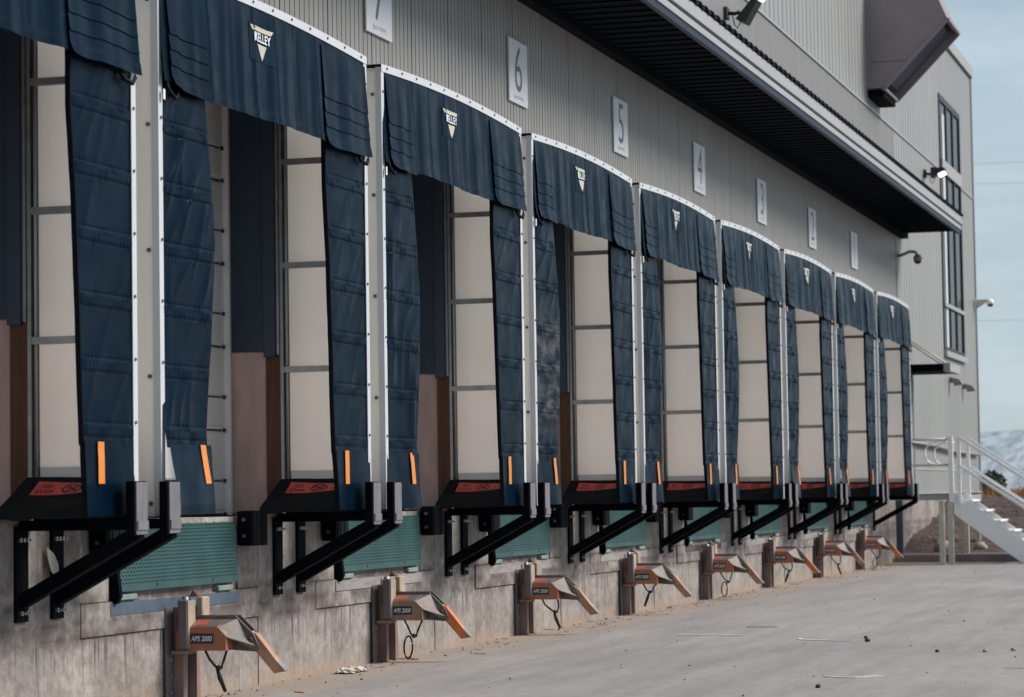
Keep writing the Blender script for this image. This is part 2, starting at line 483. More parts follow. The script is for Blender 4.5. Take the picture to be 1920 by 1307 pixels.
    def blob(self, c, r, seed=0, amp=0.25, flat=1.0, seg=(7, 10)):
        rs = np.random.RandomState(seed)
        nr, ns = seg
        rows = []
        for i in range(nr + 1):
            th = math.pi * i / nr
            row = []
            for j in range(ns):
                ph = 2 * math.pi * j / ns
                k = r * (1 + amp * (rs.rand() - 0.5) * (0 if i in (0, nr) else 1))
                row.append((c[0] + k * math.sin(th) * math.cos(ph), c[1] + k * math.sin(th) * math.sin(ph), c[2] + k * math.cos(th) * flat))
            rows.append(row)
        vs = [p for row in rows for p in row]
        fs = [(i * ns + j, (i + 1) * ns + j, (i + 1) * ns + (j + 1) % ns, i * ns + (j + 1) % ns) for i in range(nr) for j in range(ns)]
        return self.add(vs, fs)
    def mesh(self, name, mat, smooth=False):
        me = bpy.data.meshes.new(name)
        me.from_pydata(self.v, [], self.f)
        me.materials.append(mat)
        if smooth:
            me.polygons.foreach_set('use_smooth', [True] * len(me.polygons))
        me.update()
        return me
    def build(self, name, mat, parent=None, smooth=False, **kw):
        return link(name, self.mesh(name, mat, smooth), parent, **kw)

def link(name, me, parent=None, loc=None, **kw):
    o = bpy.data.objects.new(name, me)
    C.objects.link(o)
    if parent:
        o.parent = parent
    if loc:
        o.location = loc
    for k, x in kw.items():
        o[k] = x
    return o

def thing(name, label, cat, loc=(0, 0, 0), group=None, rotz=0.0):
    o = bpy.data.objects.new(name, None)
    C.objects.link(o)
    o.location = loc
    o.rotation_euler = (0, 0, rotz)
    o.empty_display_size = 0.2
    o['label'], o['category'] = label, cat
    if group:
        o['group'] = group
    return o

def tag(o, label, cat, group=None):
    o['label'], o['category'] = label, cat
    if group:
        o['group'] = group
    return o

def dup(root, loc, label):
    r = root.copy()
    C.objects.link(r)
    r.location = loc
    r['label'] = label
    for ch in list(root.children):
        c = ch.copy()
        C.objects.link(c)
        c.parent = r
        for g in list(ch.children):
            d = g.copy()
            C.objects.link(d)
            d.parent = c
    return r

_TXT = {}
def text_geo(body, height, width=None, shear=0.0, bold=0.0):
    """flat lettering as (verts, faces) in x, z; centred; letters 'height' tall"""
    key = (body, shear, bold)
    if key not in _TXT:
        cu = bpy.data.curves.new('lettering', 'FONT')
        cu.body = body
        cu.shear = shear
        cu.offset = bold
        cu.resolution_u = 4
        cu.fill_mode = 'FRONT'
        ob = bpy.data.objects.new('lettering', cu)
        C.objects.link(ob)
        dg = bpy.context.evaluated_depsgraph_get()
        me = bpy.data.meshes.new_from_object(ob.evaluated_get(dg))
        vs = np.array([v.co[:] for v in me.vertices])
        fs = [tuple(p.vertices) for p in me.polygons]
        bpy.data.objects.remove(ob)
        bpy.data.curves.remove(cu)
        bpy.data.meshes.remove(me)
        _TXT[key] = (vs, fs)
    vs, fs = _TXT[key]
    lo, hi = vs.min(0), vs.max(0)
    q = vs - (lo + hi) / 2
    s = height / (hi[1] - lo[1])
    sx = s if width is None else width / (hi[0] - lo[0])
    return np.stack([q[:, 0] * sx, q[:, 1] * s], 1), fs

def place_flat(mb, vs2, fs, fn):
    mb.add([fn(a, b) for a, b in vs2], fs)
    return mb

# ------------------------------------------------------------------ layout
YC = 6.908            # face of the concrete wall
YM = 6.880            # face of the metal cladding
PITCH, W, V = 3.975, 3.65, 0.643
BAYS = [9, 8, 7, 6, 5, 4, 3, 2, 1]
X0 = {k: 14.30 + (8 - k) * PITCH for k in BAYS}
WORDS = {7: 'seven', 6: 'six', 5: 'five', 4: 'four', 3: 'three', 2: 'two', 1: 'one'}
WHERE = {9: 'the nearest bay, cut off', 8: 'the nearest whole bay'}
for k in range(7, 0, -1):
    WHERE[k] = 'the bay with sign %s' % WORDS[k]
X_BEG, X_DOCK, X_END = -14.0, 48.9, 61.4
FLOOR = 1.165

# ------------------------------------------------------------------ ground
def sheet(name, x0, x1, y0, y1, z, mat, kind='structure'):
    return MB().add([(x0, y0, z), (x1, y0, z), (x1, y1, z), (x0, y1, z)], [(0, 1, 2, 3)]).build(name, mat, kind=kind)

sheet('yard', -60, 47.9, -70, 7.0, 0.0, MT['yard'])

def ground_height(x, y):
    t = np.clip((x - 48.2) / 9.5, 0, 1)
    t2 = np.clip((x - 57.7) / 60.0, 0, 1)
    return 0.13 + 0.95 * t * t * (3 - 2 * t) - 0.10 * t2

def bank():
    xs = np.concatenate([np.linspace(48.15, 62, 70), np.linspace(63, 130, 40)])
    ys = np.concatenate([np.linspace(-30, -2, 20), np.linspace(-1.5, 7.2, 60)])
    Xg, Yg = np.meshgrid(xs, ys, indexing='ij')
    rs = np.random.RandomState(3)
    Z = ground_height(Xg, Yg)
    for a, s in ((0.07, 1.3), (0.045, 3.1), (0.03, 6.7)):
        for _ in range(3):
            th = rs.rand() * 6.28
            Z += a / 2 * np.sin(s * (Xg * math.cos(th) + Yg * math.sin(th)) + rs.rand() * 6.28) * np.clip((Xg - 48.0) / 1.5, 0, 1)
    Z += (rs.rand(*Z.shape) - 0.5) * 0.05 * np.clip((Xg - 48.0) / 1.5, 0, 1)
    MB().grid(np.stack([Xg, Yg, Z], 2)).build('dirt_bank', MT['dirt'], smooth=True, kind='structure')
bank()
MB().cbox(47.86, 48.16, -60, 6.86, -0.02, 0.15, 0.02).build('kerb', MT['kerb'], kind='structure')
MB().add([(129, -3000, 0.9), (6000, -6000, 0.4), (6000, 3000, 0.4), (129, 300, 0.9)], [(0, 1, 2, 3)]).build('field', MT['field'], kind='structure')
MB().add([(129.5, -30, 0.85), (129.5, -3000, 0.85), (-4000, -3000, -0.35), (-4000, -70, -0.35), (47.9, -70, -0.02), (47.9, -30, -0.02)],
         [(0, 5, 4, 3, 2, 1)]).build('open_ground', MT['field'], kind='structure')

def hills():
    rs = np.random.RandomState(11)
    n = 240
    th = np.linspace(-1.15, 0.75, n)
    rows = []
    prof = 56 + 7 * np.sin(th * 9 + 0.6) + 5 * np.sin(th * 21 + 1.0) + 2.5 * np.sin(th * 57) + 1.5 * np.sin(th * 131 + 2)
    gull = np.cumsum(rs.randn(n)) * 0.0
    for i, (t, rad) in enumerate(((0, 2300), (0.25, 2420), (0.5, 2540), (0.75, 2650), (0.92, 2750), (1.0, 2860))):
        h = prof * t ** 0.8 + (rs.rand(n) - 0.5) * 9 * t * (1 - t) * 3 + 6 * np.sin(th * 95 + i) * t * (1 - t) * 3
        rows.append(np.stack([rad * np.cos(th), rad * np.sin(th), h - (2 if i == 0 else 0)], 1))
    MB().grid(np.stack(rows)).build('hills', MT['hill'], smooth=True, kind='structure')
hills()

# ------------------------------------------------------------------ warehouse
bld = thing('warehouse', 'long grey metal clad warehouse on a concrete base with a deep dark canopy', 'warehouse', (0, 0, 0))

def wall_box(name, x0, x1, y0, y1, z0, z1, mat, **kw):
    return MB().box(x0, x1, y0, y1, z0, z1).build(name, mat, bld, **kw)

# body behind the skins (roof, ends, core), set back from every visible face
MB().box(X_BEG, X_END - 0.05, 7.40, 34, -0.2, 10.55).build('building_core', MT['jamb'], bld)
# concrete base along the docks
def slab_edge_jitter(i): return 0.002 * ((i * 37) % 5 - 2)
MB().box(X_BEG, 48.30, YC + 0.0165, 7.395, -0.1, FLOOR - 0.004).build('base_backing', MT['concrete'], bld)
for i, k in enumerate(BAYS):
    x = X0[k]
    j = slab_edge_jitter(i)
    a, b = x + 3.13, x + PITCH + 0.285
    if k == 1:
        b = x + 4.55
    MB().box(a, b, YC + j, YC + 0.016, -0.1, FLOOR).build('base_pier', MT['concrete'], bld)
    MB().box(x + 0.291, x + 3.124, YC + 0.006 + j, YC + 0.016, -0.1, 0.467).build('infill_panel', MT['concrete'], bld)
    MB().box(x + 0.291, x + 3.124, YC - 0.008 + j, YC + 0.016, 0.473, 0.669).build('infill_band', MT['concrete'], bld)
    MB().box(x + 0.291, x + 0.695, YC + 0.002 + j, YC + 0.016, 0.675, FLOOR - 0.002).build('infill_cheek', MT['concrete'], bld)
    MB().box(x + 2.765, x + 3.124, YC + 0.002 + j, YC + 0.016, 0.675, FLOOR - 0.002).build('infill_cheek', MT['concrete'], bld)
    if k == 9:
        MB().box(X_BEG, x + 0.285, YC + j, YC + 0.016, -0.1, FLOOR).build('base_pier', MT['concrete'], bld)
    # jambs above floor level: cast piers, then metal flashing over them
    MB().vc(x + 3.634, x + PITCH + 0.018, -0.42, 0.0, FLOOR, 2.335, 0.015).build('jamb_pier', MT['plywood'], bld).location = (0, YC, 0)
    MB().vb(x + 3.624, x + PITCH + 0.026, -0.42, -0.20, 2.330, 4.24).build('jamb_flashing', MT['jamb'], bld).location = (0, YC, 0)
    MB().vb(x + 3.614, x + PITCH + 0.036, -0.199, -0.115, 2.325, 4.24).build('jamb_flashing', MT['jamb'], bld).location = (0, YC, 0)
    MB().vb(x + 3.640, x + PITCH + 0.012, -0.114, 0.026, 2.336, 4.24).build('jamb_flashing', MT['jamb'], bld).location = (0, YC, 0)
    if k == 9:
        MB().vc(X_BEG, x + 0.016, -0.42, 0.0, FLOOR, 2.335, 0.015).build('jamb_pier', MT['plywood'], bld).location = (0, YC, 0)
        MB().vb(X_BEG, x + 0.025, -0.42, 0.0, 2.335, 4.24).build('jamb_flashing', MT['jamb'], bld).location = (0, YC, 0)
MB().box(X_BEG, X_DOCK, YM + 0.01, 7.395, 4.242, 10.5).build('cladding_backing', MT['jamb'], bld)
MB().box(48.30, X_END - 0.05, YM + 0.10, 7.395, 1.24, 10.5).build('cladding_backing', MT['jamb'], bld)
MB().box(48.32, X_END - 0.02, YC + 0.05, 7.395, -0.3, 1.235).build('base_wall', MT['concrete'], bld)

def ribbed_panel(width, z0, z1, pitch, groove, depth):
    xs, ys = [], []
    n = int(round(width / pitch))
    for i in range(n):
        x = i * pitch
        xs += [x, x + pitch - groove, x + pitch - groove * 0.75, x + pitch - groove * 0.25]
        ys += [0, 0, depth, depth]
    xs.append(width); ys.append(0)
    m = MB()
    vs = [(a, b, z0) for a, b in zip(xs, ys)] + [(a, b, z1) for a, b in zip(xs, ys)]
    k = len(xs)
    return m.add(vs, [(i, i + 1, i + 1 + k, i + k) for i in range(k - 1)])

PW = 1.0
me_low = ribbed_panel(PW - 0.010, 4.244, 6.06, 0.0996, 0.016, 0.012).mesh('wall_panel', MT['ribbed'])
me_mid = ribbed_panel(PW - 0.010, 6.02, 7.83, 0.0996, 0.016, 0.012).mesh('wall_panel', MT['ribbed'])
me_up = ribbed_panel(PW - 0.010, 7.87, 10.6, 0.330, 0.04, 0.018).mesh('wall_panel', MT['upper'])
me_far = ribbed_panel(PW - 0.004, 1.24, 7.83, 0.332, 0.02, 0.012).mesh('wall_panel', MT['upper'])
x = 2.9
while x < X_DOCK - 0.5:
    link('wall_panel', me_low, bld, (x, YM, 0))
    link('wall_panel', me_mid, bld, (x, YM, 0))
    link('wall_panel', me_up, bld, (x, YM, 0))
    x += PW
WX0, WX1, WZ0, WZ1 = 55.5, 59.0, 4.13, 9.45          # stair window
def far_panel(x0, x1, z0, z1):
    ribbed_panel(x1 - x0 - 0.004, z0, z1, (x1 - x0 - 0.004) / max(1, round((x1 - x0) / 0.33)), 0.05, 0.02).build('wall_panel', MT['upper'], bld, loc=(x0, YM, 0))
xs = [X_DOCK, 49.9, 50.9, 51.9, 52.9, 53.9, 54.7, WX0, WX0 + 1.17, WX0 + 2.33, WX1, 60.2, X_END]
for a, b in zip(xs[:-1], xs[1:]):
    inside = a >= WX0 - 0.01 and b <= WX1 + 0.01
    far_panel(a, b, 1.24, WZ0 if inside else 7.83)
    far_panel(a, b, WZ1 if inside else 7.87, 10.6)
MB().box(X_BEG, X_BEG + 16.9, YM, YM + 0.009, 4.243, 10.6).build('wall_panel', MT['ribbed'], bld)
MB().box(X_BEG, WX0 - 0.01, YM - 0.022, YM + 0.009, 7.832, 7.868).build('joint_trim', MT['fascia'], bld)
MB().box(WX1 + 0.01, X_END, YM - 0.022, YM + 0.009, 7.832, 7.868).build('joint_trim', MT['fascia'], bld)
MB().box(48.60, X_END, YM - 0.035, YM + 0.02, 1.20, 1.238).build('base_flashing', MT['fascia'], bld)
MB().box(X_END - 0.02, X_END + 0.05, YM - 0.03, 34, 1.2, 10.62).build('corner_trim', MT['upper'], bld)
MB().box(X_BEG, X_END + 0.09, YM - 0.06, 34.1, 10.62, 10.86).build('roof_edge', MT['fascia'], bld)
MB().box(X_DOCK - 0.05, X_DOCK + 0.04, YM - 0.012, YM + 0.012, 1.2, 6.0).build('corner_trim', MT['upper'], bld)

# stair window
wf = MB()
for a, b in ((WX0, WX0 + 0.10), (WX1 - 0.10, WX1)):
    wf.box(a, b, YM - 0.025, YM + 0.099, WZ0, WZ1)
wf.box(WX0 + 0.10, WX1 - 0.10, YM - 0.025, YM + 0.099, WZ0, WZ0 + 0.09).box(WX0 + 0.10, WX1 - 0.10, YM - 0.025, YM + 0.099, WZ1 - 0.13, WZ1)
win = wf.build('window_frame', MT['frame'], bld)
for a in (WX0 + 1.15, WX0 + 2.25):
    MB().box(a, a + 0.14, YM - 0.02, YM + 0.07, WZ0 + 0.09, WZ1 - 0.13).build('mullion', MT['frame'], win)
MB().box(WX0 + 0.10, WX1 - 0.10, YM - 0.055, YM + 0.03, 7.83, 8.10).build('spandrel', MT['fascia'], win)
MB().box(WX0 + 0.10, WX1 - 0.10, YM - 0.045, YM + 0.03, 5.05, 5.13).build('transom', MT['fascia'], win)
MB().box(WX0 - 0.02, WX1 + 0.02, YM - 0.07, YM + 0.09, WZ0 - 0.12, WZ0 - 0.002).build('window_sill', MT['fascia'], win)
for a, b in ((WX0 + 0.10, WX0 + 1.15), (WX0 + 1.29, WX0 + 2.25), (WX0 + 2.39, WX1 - 0.10)):
    for c, d in ((WZ0 + 0.09, 5.05), (5.13, 7.83), (8.10, WZ1 - 0.13)):
        MB().box(a, b, YM + 0.004, YM + 0.012, c, d).build('pane', MT['glass'], win)
MB().box(WX0 + 0.55, WX0 + 0.90, YM - 0.004, YM + 0.002, WZ0 + 0.10, 7.82).build('window_strip', MT['window_strip'], win)
MB().box(WX0 + 0.55, WX0 + 0.90, YM - 0.004, YM + 0.002, 8.11, WZ1 - 0.35).build('window_strip', MT['window_strip'], win)

# downspout at the end of the dock wall
MB().box(48.38, 48.50, YC - 0.10, YC + 0.02, 0.05, 1.2).build('downspout', MT['curb_blue'], bld)

# canopy
CZ, CY, CXE = 6.005, 5.80, 49.6
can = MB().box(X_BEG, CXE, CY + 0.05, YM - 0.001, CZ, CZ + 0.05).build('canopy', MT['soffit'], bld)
sf = MB()
xx = 12.0
while xx < CXE - 0.3:
    sf.box(xx, xx + 0.05, CY + 0.08, YM - 0.14, CZ - 0.016, CZ - 0.001)
    xx += 0.30
sf.build('soffit_ribs', MT['soffit'], can, kind='stuff')
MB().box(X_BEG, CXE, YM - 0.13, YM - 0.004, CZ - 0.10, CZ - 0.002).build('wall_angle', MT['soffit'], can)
MB().box(X_BEG, CXE, CY - 0.005, CY + 0.049, CZ - 0.055, CZ + 0.018).build('edge_angle', MT['roof'], can)
MB().box(X_BEG, CXE + 0.02, CY - 0.02, CY + 0.048, CZ + 0.019, CZ + 0.088).build('lower_fascia', MT['fascia'], can)
MB().box(X_BEG, CXE + 0.01, CY + 0.035, CY + 0.048, CZ + 0.0885, CZ + 0.122).build('fascia_groove', MT['roof'], can)
MB().box(X_BEG, CXE + 0.02, CY - 0.035, CY + 0.048, CZ + 0.1225, CZ + 0.205).build('upper_fascia', MT['fascia'], can)
MB().box(X_BEG, CXE + 0.02, CY - 0.028, CY + 0.048, CZ + 0.211, CZ + 0.262).build('gutter_lip', MT['fascia'], can)
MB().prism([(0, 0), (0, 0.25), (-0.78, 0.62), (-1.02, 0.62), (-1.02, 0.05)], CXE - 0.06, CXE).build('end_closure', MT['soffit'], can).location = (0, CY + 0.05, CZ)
rp = [(0, 0), (0.10, 0), (0.14, 0.055), (0.26, 0.055)]
px = []
xx = X_BEG
while xx < CXE:
    px += [(xx + a, b) for a, b in rp]
    xx += 0.30
ro = MB()
e0 = [(a, CY - 0.05, CZ + 0.268 + b) for a, b in px]
e1 = [(a, YM - 0.01, CZ + 0.268 + 0.36 + b) for a, b in px]
k = len(px)
ro.add(e0 + e1, [(i, i + 1, i + 1 + k, i + k) for i in range(k - 1)])
ro.build('roof_sheet', MT['roof'], can)
MB().box(X_BEG, CXE, CY + 0.01, CY + 0.045, CZ + 0.26, CZ + 0.275).build('eave_gap_shade', MT['roof'], can)  # dark strip painting the shade under the corrugations

# ------------------------------------------------------------------ dock shelters
def ztop(u):
    s = np.clip(np.asarray(u, float) / W, 0, 1)
    return 4.385 + 0.045 * np.sin(math.pi * s) ** 0.9

def fold_field(u, z, rs, n=5, slope=0.55, wl=0.33):
    """soft creases: narrow diagonal ridges that fade in and out"""
    f = np.zeros_like(u)
    for _ in range(n):
        sl = slope * (0.35 + 1.1 * rs.rand())
        w_ = wl * (0.7 + 1.1 * rs.rand())
        ph = rs.rand() * 6.28
        a = math.pi * (u * 0.9 + z * sl) / w_ + ph + 0.5 * np.sin(z * 2.3 + ph) + 0.35 * np.sin(u * 9 + z * 4 + ph)
        ridge = (1 - np.abs(np.sin(a))) ** 2.2
        mod = np.clip(0.25 + 0.9 * np.sin(z * (1.7 + 2.2 * rs.rand()) + u * 3 + rs.rand() * 6), 0, 1)
        f += ridge * mod
    f += 0.5 * np.sin(2 * math.pi * (u * 0.5 + z * slope * 0.5) / 0.7 + rs.rand() * 6)
    return f / (0.45 * n)

BANDS = [1.665 + 0.355 * i for i in range(7)]

def side_curtain(parent, side, k, rs, mat, kick=0.0):
    """side -1: near (left) curtain, +1: far (right) one. Local u along the wall, v outwards."""
    nu, nz = 52, 400
    t = np.linspace(0, 1, nu)
    z = np.linspace(4.02, 1.58, nz)
    wob = 0.022 * (rs.rand(3) - 0.5)
    def width(zz):
        if side < 0:
            base = np.interp(zz, [1.19, 1.70, 2.3, 2.83, 3.4, 4.1], [0.70, 0.66, 0.72, 0.76, 0.69, 0.60])
        else:
            base = np.interp(zz, [1.19, 1.70, 2.3, 2.9, 3.4, 4.1], [0.655, 0.675, 0.695, 0.74, 0.81, 0.84])
        return base + wob[0] * np.sin(zz * 2.1 + wob[1] * 300) + wob[2]
    T, Z = np.meshgrid(t, z)
    Wd = width(Z)
    loose = np.clip((1.95 - Z) / 0.7, 0, 1) ** 1.4 * kick if side < 0 else 0 * Z
    U = 0.02 + T * (Wd - 0.02)
    env = np.clip(T / 0.18, 0, 1) * np.clip((1.06 - T) / 0.22, 0, 1)
    ff = fold_field(U, Z, rs, 4, -0.62 if side < 0 else 0.5, 0.36)
    env2 = np.clip(T / 0.05, 0, 1) * np.clip((1.0 - T) / 0.05, 0, 1)
    pocket = sum(1 / (1 + np.exp(-((0.034 - np.abs(Z - b)) / 0.0035))) for b in BANDS)
    groove = sum(np.exp(-((np.abs(Z - b) - 0.038) / 0.006) ** 2) for b in BANDS)
    reach = sum(np.exp(-(np.clip(np.abs(Z - b) - 0.03, 0, 9) / 0.045) ** 2) for b in BANDS)
    per = 0.036 + 0.006 * np.sin(U * 5 + Z * 2)
    pk = np.sin(2 * math.pi * U / 0.037 + 1.8 * np.sin(U * 11 + Z * 5) + np.floor(Z / 0.355) * 2.1)
    pk = pk * (0.45 + 0.55 * np.sin(U * 17 + np.floor((Z + 0.1) / 0.355) * 1.7))
    amp = 0.020 if side < 0 else 0.009
    gat = 0.0042 if side < 0 else 0.0034
    Vv = V + 0.004 + env * amp * ff * (1 - 0.45 * np.clip(pocket, 0, 1)) + env2 * (0.006 * pocket - 0.0045 * groove + gat * pk * np.clip(reach, 0, 1))
    bul = 0.035 * np.sin(math.pi * np.clip((Z - 1.2) / 2.8, 0, 1) * 1.0 + wob[1] * 20)
    Vv += T * (bul if side < 0 else -0.4 * bul) + loose * (0.015 + 0.10 * (1 - T))
    if side > 0:
        U = W - U
    P = np.stack([U, -Vv, Z], 2)
    # hem returning towards the wall along the free edge
    e = P[:, -1, :]
    hem = np.stack([e[:, 0], e[:, 1] + 0.032, e[:, 2]], 1)
    m = MB().grid(P if side < 0 else P[:, ::-1])
    cur = m.build('side_curtain', mat, parent, smooth=True)
    cols = np.stack([e, e + np.array([0.006 * -side, 0.003, 0]), hem + np.array([0.006 * -side, 0, 0]), hem], 1)
    MB().grid(cols).build('edge_hem', MT['hem'], cur)
    # loose bottom flap
    z2 = np.linspace(1.60, 1.195, 40)
    T2, Z2 = np.meshgrid(np.linspace(0, 1, 26), z2)
    lo2 = np.clip((1.95 - Z2) / 0.7, 0, 1) ** 1.4 * kick if side < 0 else 0 * Z2
    Wd2 = width(Z2) + (0.028 if side < 0 else 0.004)
    U2 = 0.02 + T2 * (Wd2 - 0.02)
    s2 = np.clip((1.60 - Z2) / 0.4, 0, 1)
    V2 = V + 0.010 + 0.008 * s2 + 0.012 * s2 * np.sin(T2 * 7 + rs.rand() * 6) + lo2 * (0.025 + 0.125 * (1 - T2) ** 0.8)
    V2 += T2 * 0.035 * math.sin(0.45) * (1 if side < 0 else -0.4) + 0.003 * np.sin(2 * math.pi * U2 / 0.05) * np.clip((Z2 - 1.5) / 0.08, 0, 1)
    if side > 0:
        U2 = W - U2
    P2 = np.stack([U2, -V2, Z2], 2)
    MB().grid(P2 if side < 0 else P2[:, ::-1]).build('bottom_flap', mat, cur, smooth=True)
    e = P2[:, -1, :]
    cols = np.stack([e, e + np.array([0.004 * -side, 0.002, 0]), e + np.array([0.004 * -side, 0.034, 0]), e + np.array([0, 0.034, 0])], 1)
    MB().grid(cols).build('edge_hem', MT['hem'], cur)
    # orange stripe following the flap
    c0, c1 = (18, 21) if side < 0 else (17, 20)
    S = P2[0:23, c0:c1].copy()
    mid = S[:, 1, :]
    ew = 0.040
    S = np.stack([mid + np.array([-ew, -0.005, 0]), mid + np.array([ew, -0.005, 0])], 1)
    S[:, :, 1] = np.minimum(P2[0:23, c0 - 1:c1 + 2, 1].min(1), S[:, 0, 1])[:, None] - 0.004
    MB().grid(S).build('orange_stripe', MT['orange_tape'], cur, smooth=True)
    return cur

def head_curtain(parent, rs, mat):
    nu, nz = 150, 46
    ph = rs.rand(6) * 6.28
    def surf(u, t):
        """local point on the curtain: u along, t 0 top to 1 bottom"""
        zt = ztop(u) - 0.035
        zb = 3.695 - 0.018 * np.sin(math.pi * u / W) + 0.008 * np.sin(u * 3.1 + ph[0])
        z = zt + (zb - zt) * t
        pl = 0.013 * np.sin(2 * math.pi * u / 0.62 + ph[1] + 0.5 * np.sin(u * 2 + ph[2])) + 0.0075 * np.sin(2 * math.pi * u / 0.27 + ph[3] + 1.2 * t) \
            + 0.0022 * np.sin(2 * math.pi * u / 0.13 + ph[4] + 2.5 * t)
        seam = sum(np.exp(-((u - s) / 0.012) ** 2) for s in (0.72, 1.12, 1.50, 1.86, 2.22, 2.62)) * 0.007
        hem = 0.004 * (t > 0.93)
        v = V + 0.008 + 0.034 * t ** 1.2 + pl * t ** 0.7 * (1.55 - 1.0 * t) + seam + hem
        return u, -v, z
    U, T = np.meshgrid(np.linspace(0.015, W - 0.015, nu), np.linspace(0, 1, nz))
    a, b, c = surf(U, T)
    # far lower corner stands proud of the frame
    a = a + 0.018 * np.clip((a - (W - 0.5)) / 0.5, 0, 1) * T ** 2
    cur = MB().grid(np.stack([a, b, c], 2)).build('head_curtain', mat, parent, smooth=True)
    # corner flaps: overlapping weather layers
    for (u0, u1) in ((0.085, 0.68), (2.72, 3.615)):
        edges = [0.0, 0.50, 0.645, 0.79, 1.0]
        m = MB()
        for i in range(len(edges) - 1):
            ta, tb = edges[i], min(edges[i + 1] + 0.02, 1.0)
            tt = np.linspace(ta, tb, 12)
            vv = np.linspace(0, 1, 20)
            VV, TT = np.meshgrid(vv, tt)
            rr = 0.16
            cut = np.where(TT > 0.985 - 0.06, 0, 0)
            uu = u0 + (u1 - u0) * VV
            ins = np.clip((TT - 0.90) / 0.10, 0, 1)
            left = 0.10 * (1 - np.sqrt(np.clip(1 - ins ** 2, 0, 1)))
            local = np.clip((TT - ta) / (tb - ta), 0, 1)
            lip = np.clip((local - 0.75) / 0.25, 0, 1)
            left = left + 0.010 * lip ** 2
            uu = uu + left * (1 - VV)
            aa, bb, cc = surf(uu, 0.05 + 0.965 * TT)
            out = 0.007 + 0.0075 * local + 0.007 * (1 - VV) ** 2 * TT
            m.grid(np.stack([aa + 0.020 * np.clip((aa - (W - 0.5)) / 0.5, 0, 1) * TT ** 2, bb - out, cc - 0.012 * TT], 2))
        m.build('corner_flap', mat, cur, smooth=True)
    # emblem: patch, inverted triangle with the maker's word across it
    uc = 1.62
    def on(dx, dz, off):
        u = uc + dx
        zt = float(ztop(u)) - 0.035
        t = (zt - dz) / (zt - 3.69)
        p = surf(np.array(u), np.array(t))
        return (float(p[0]), float(p[1]) - off, dz)
    def patch(x0, x1, zt0, zt1, zb0, zb1, off, n=9):
        # quad strip between top edge and bottom edge given in (dx) at top/bottom
        rows = []
        for i in range(n + 1):
            s = i / n
            rows.append([on(x0[0] + (x0[1] - x0[0]) * s + ((x1[0] + (x1[1] - x1[0]) * s) - (x0[0] + (x0[1] - x0[0]) * s)) * q, zt0 + (zb0 - zt0) * s, off) for q in np.linspace(0, 1, 11)])
        return np.array(rows)
    MB().grid(patch((-0.20, -0.20), (0.20, 0.20), 4.285, 0, 4.045, 0, 0.003)).build('emblem_patch', MT['vinyl_patch'], cur, smooth=True)
    e = MB()
    e.grid(patch((-0.185, -0.150), (0.185, 0.150), 4.270, 0, 4.240, 0, 0.007, 4))
    e.grid(patch((-0.085, -0.003), (0.085, 0.003), 4.158, 0, 4.060, 0, 0.007, 8))
    e.build('emblem', MT['emblem'], cur)
    vs, fs = text_geo('KELLEY', 0.058, 0.270, 0.0, 0.016)
    place_flat(MB(), vs, fs, lambda p, q: on(p, 4.200 + q, 0.013)).build('emblem_lettering', MT['white'], cur)
    return cur

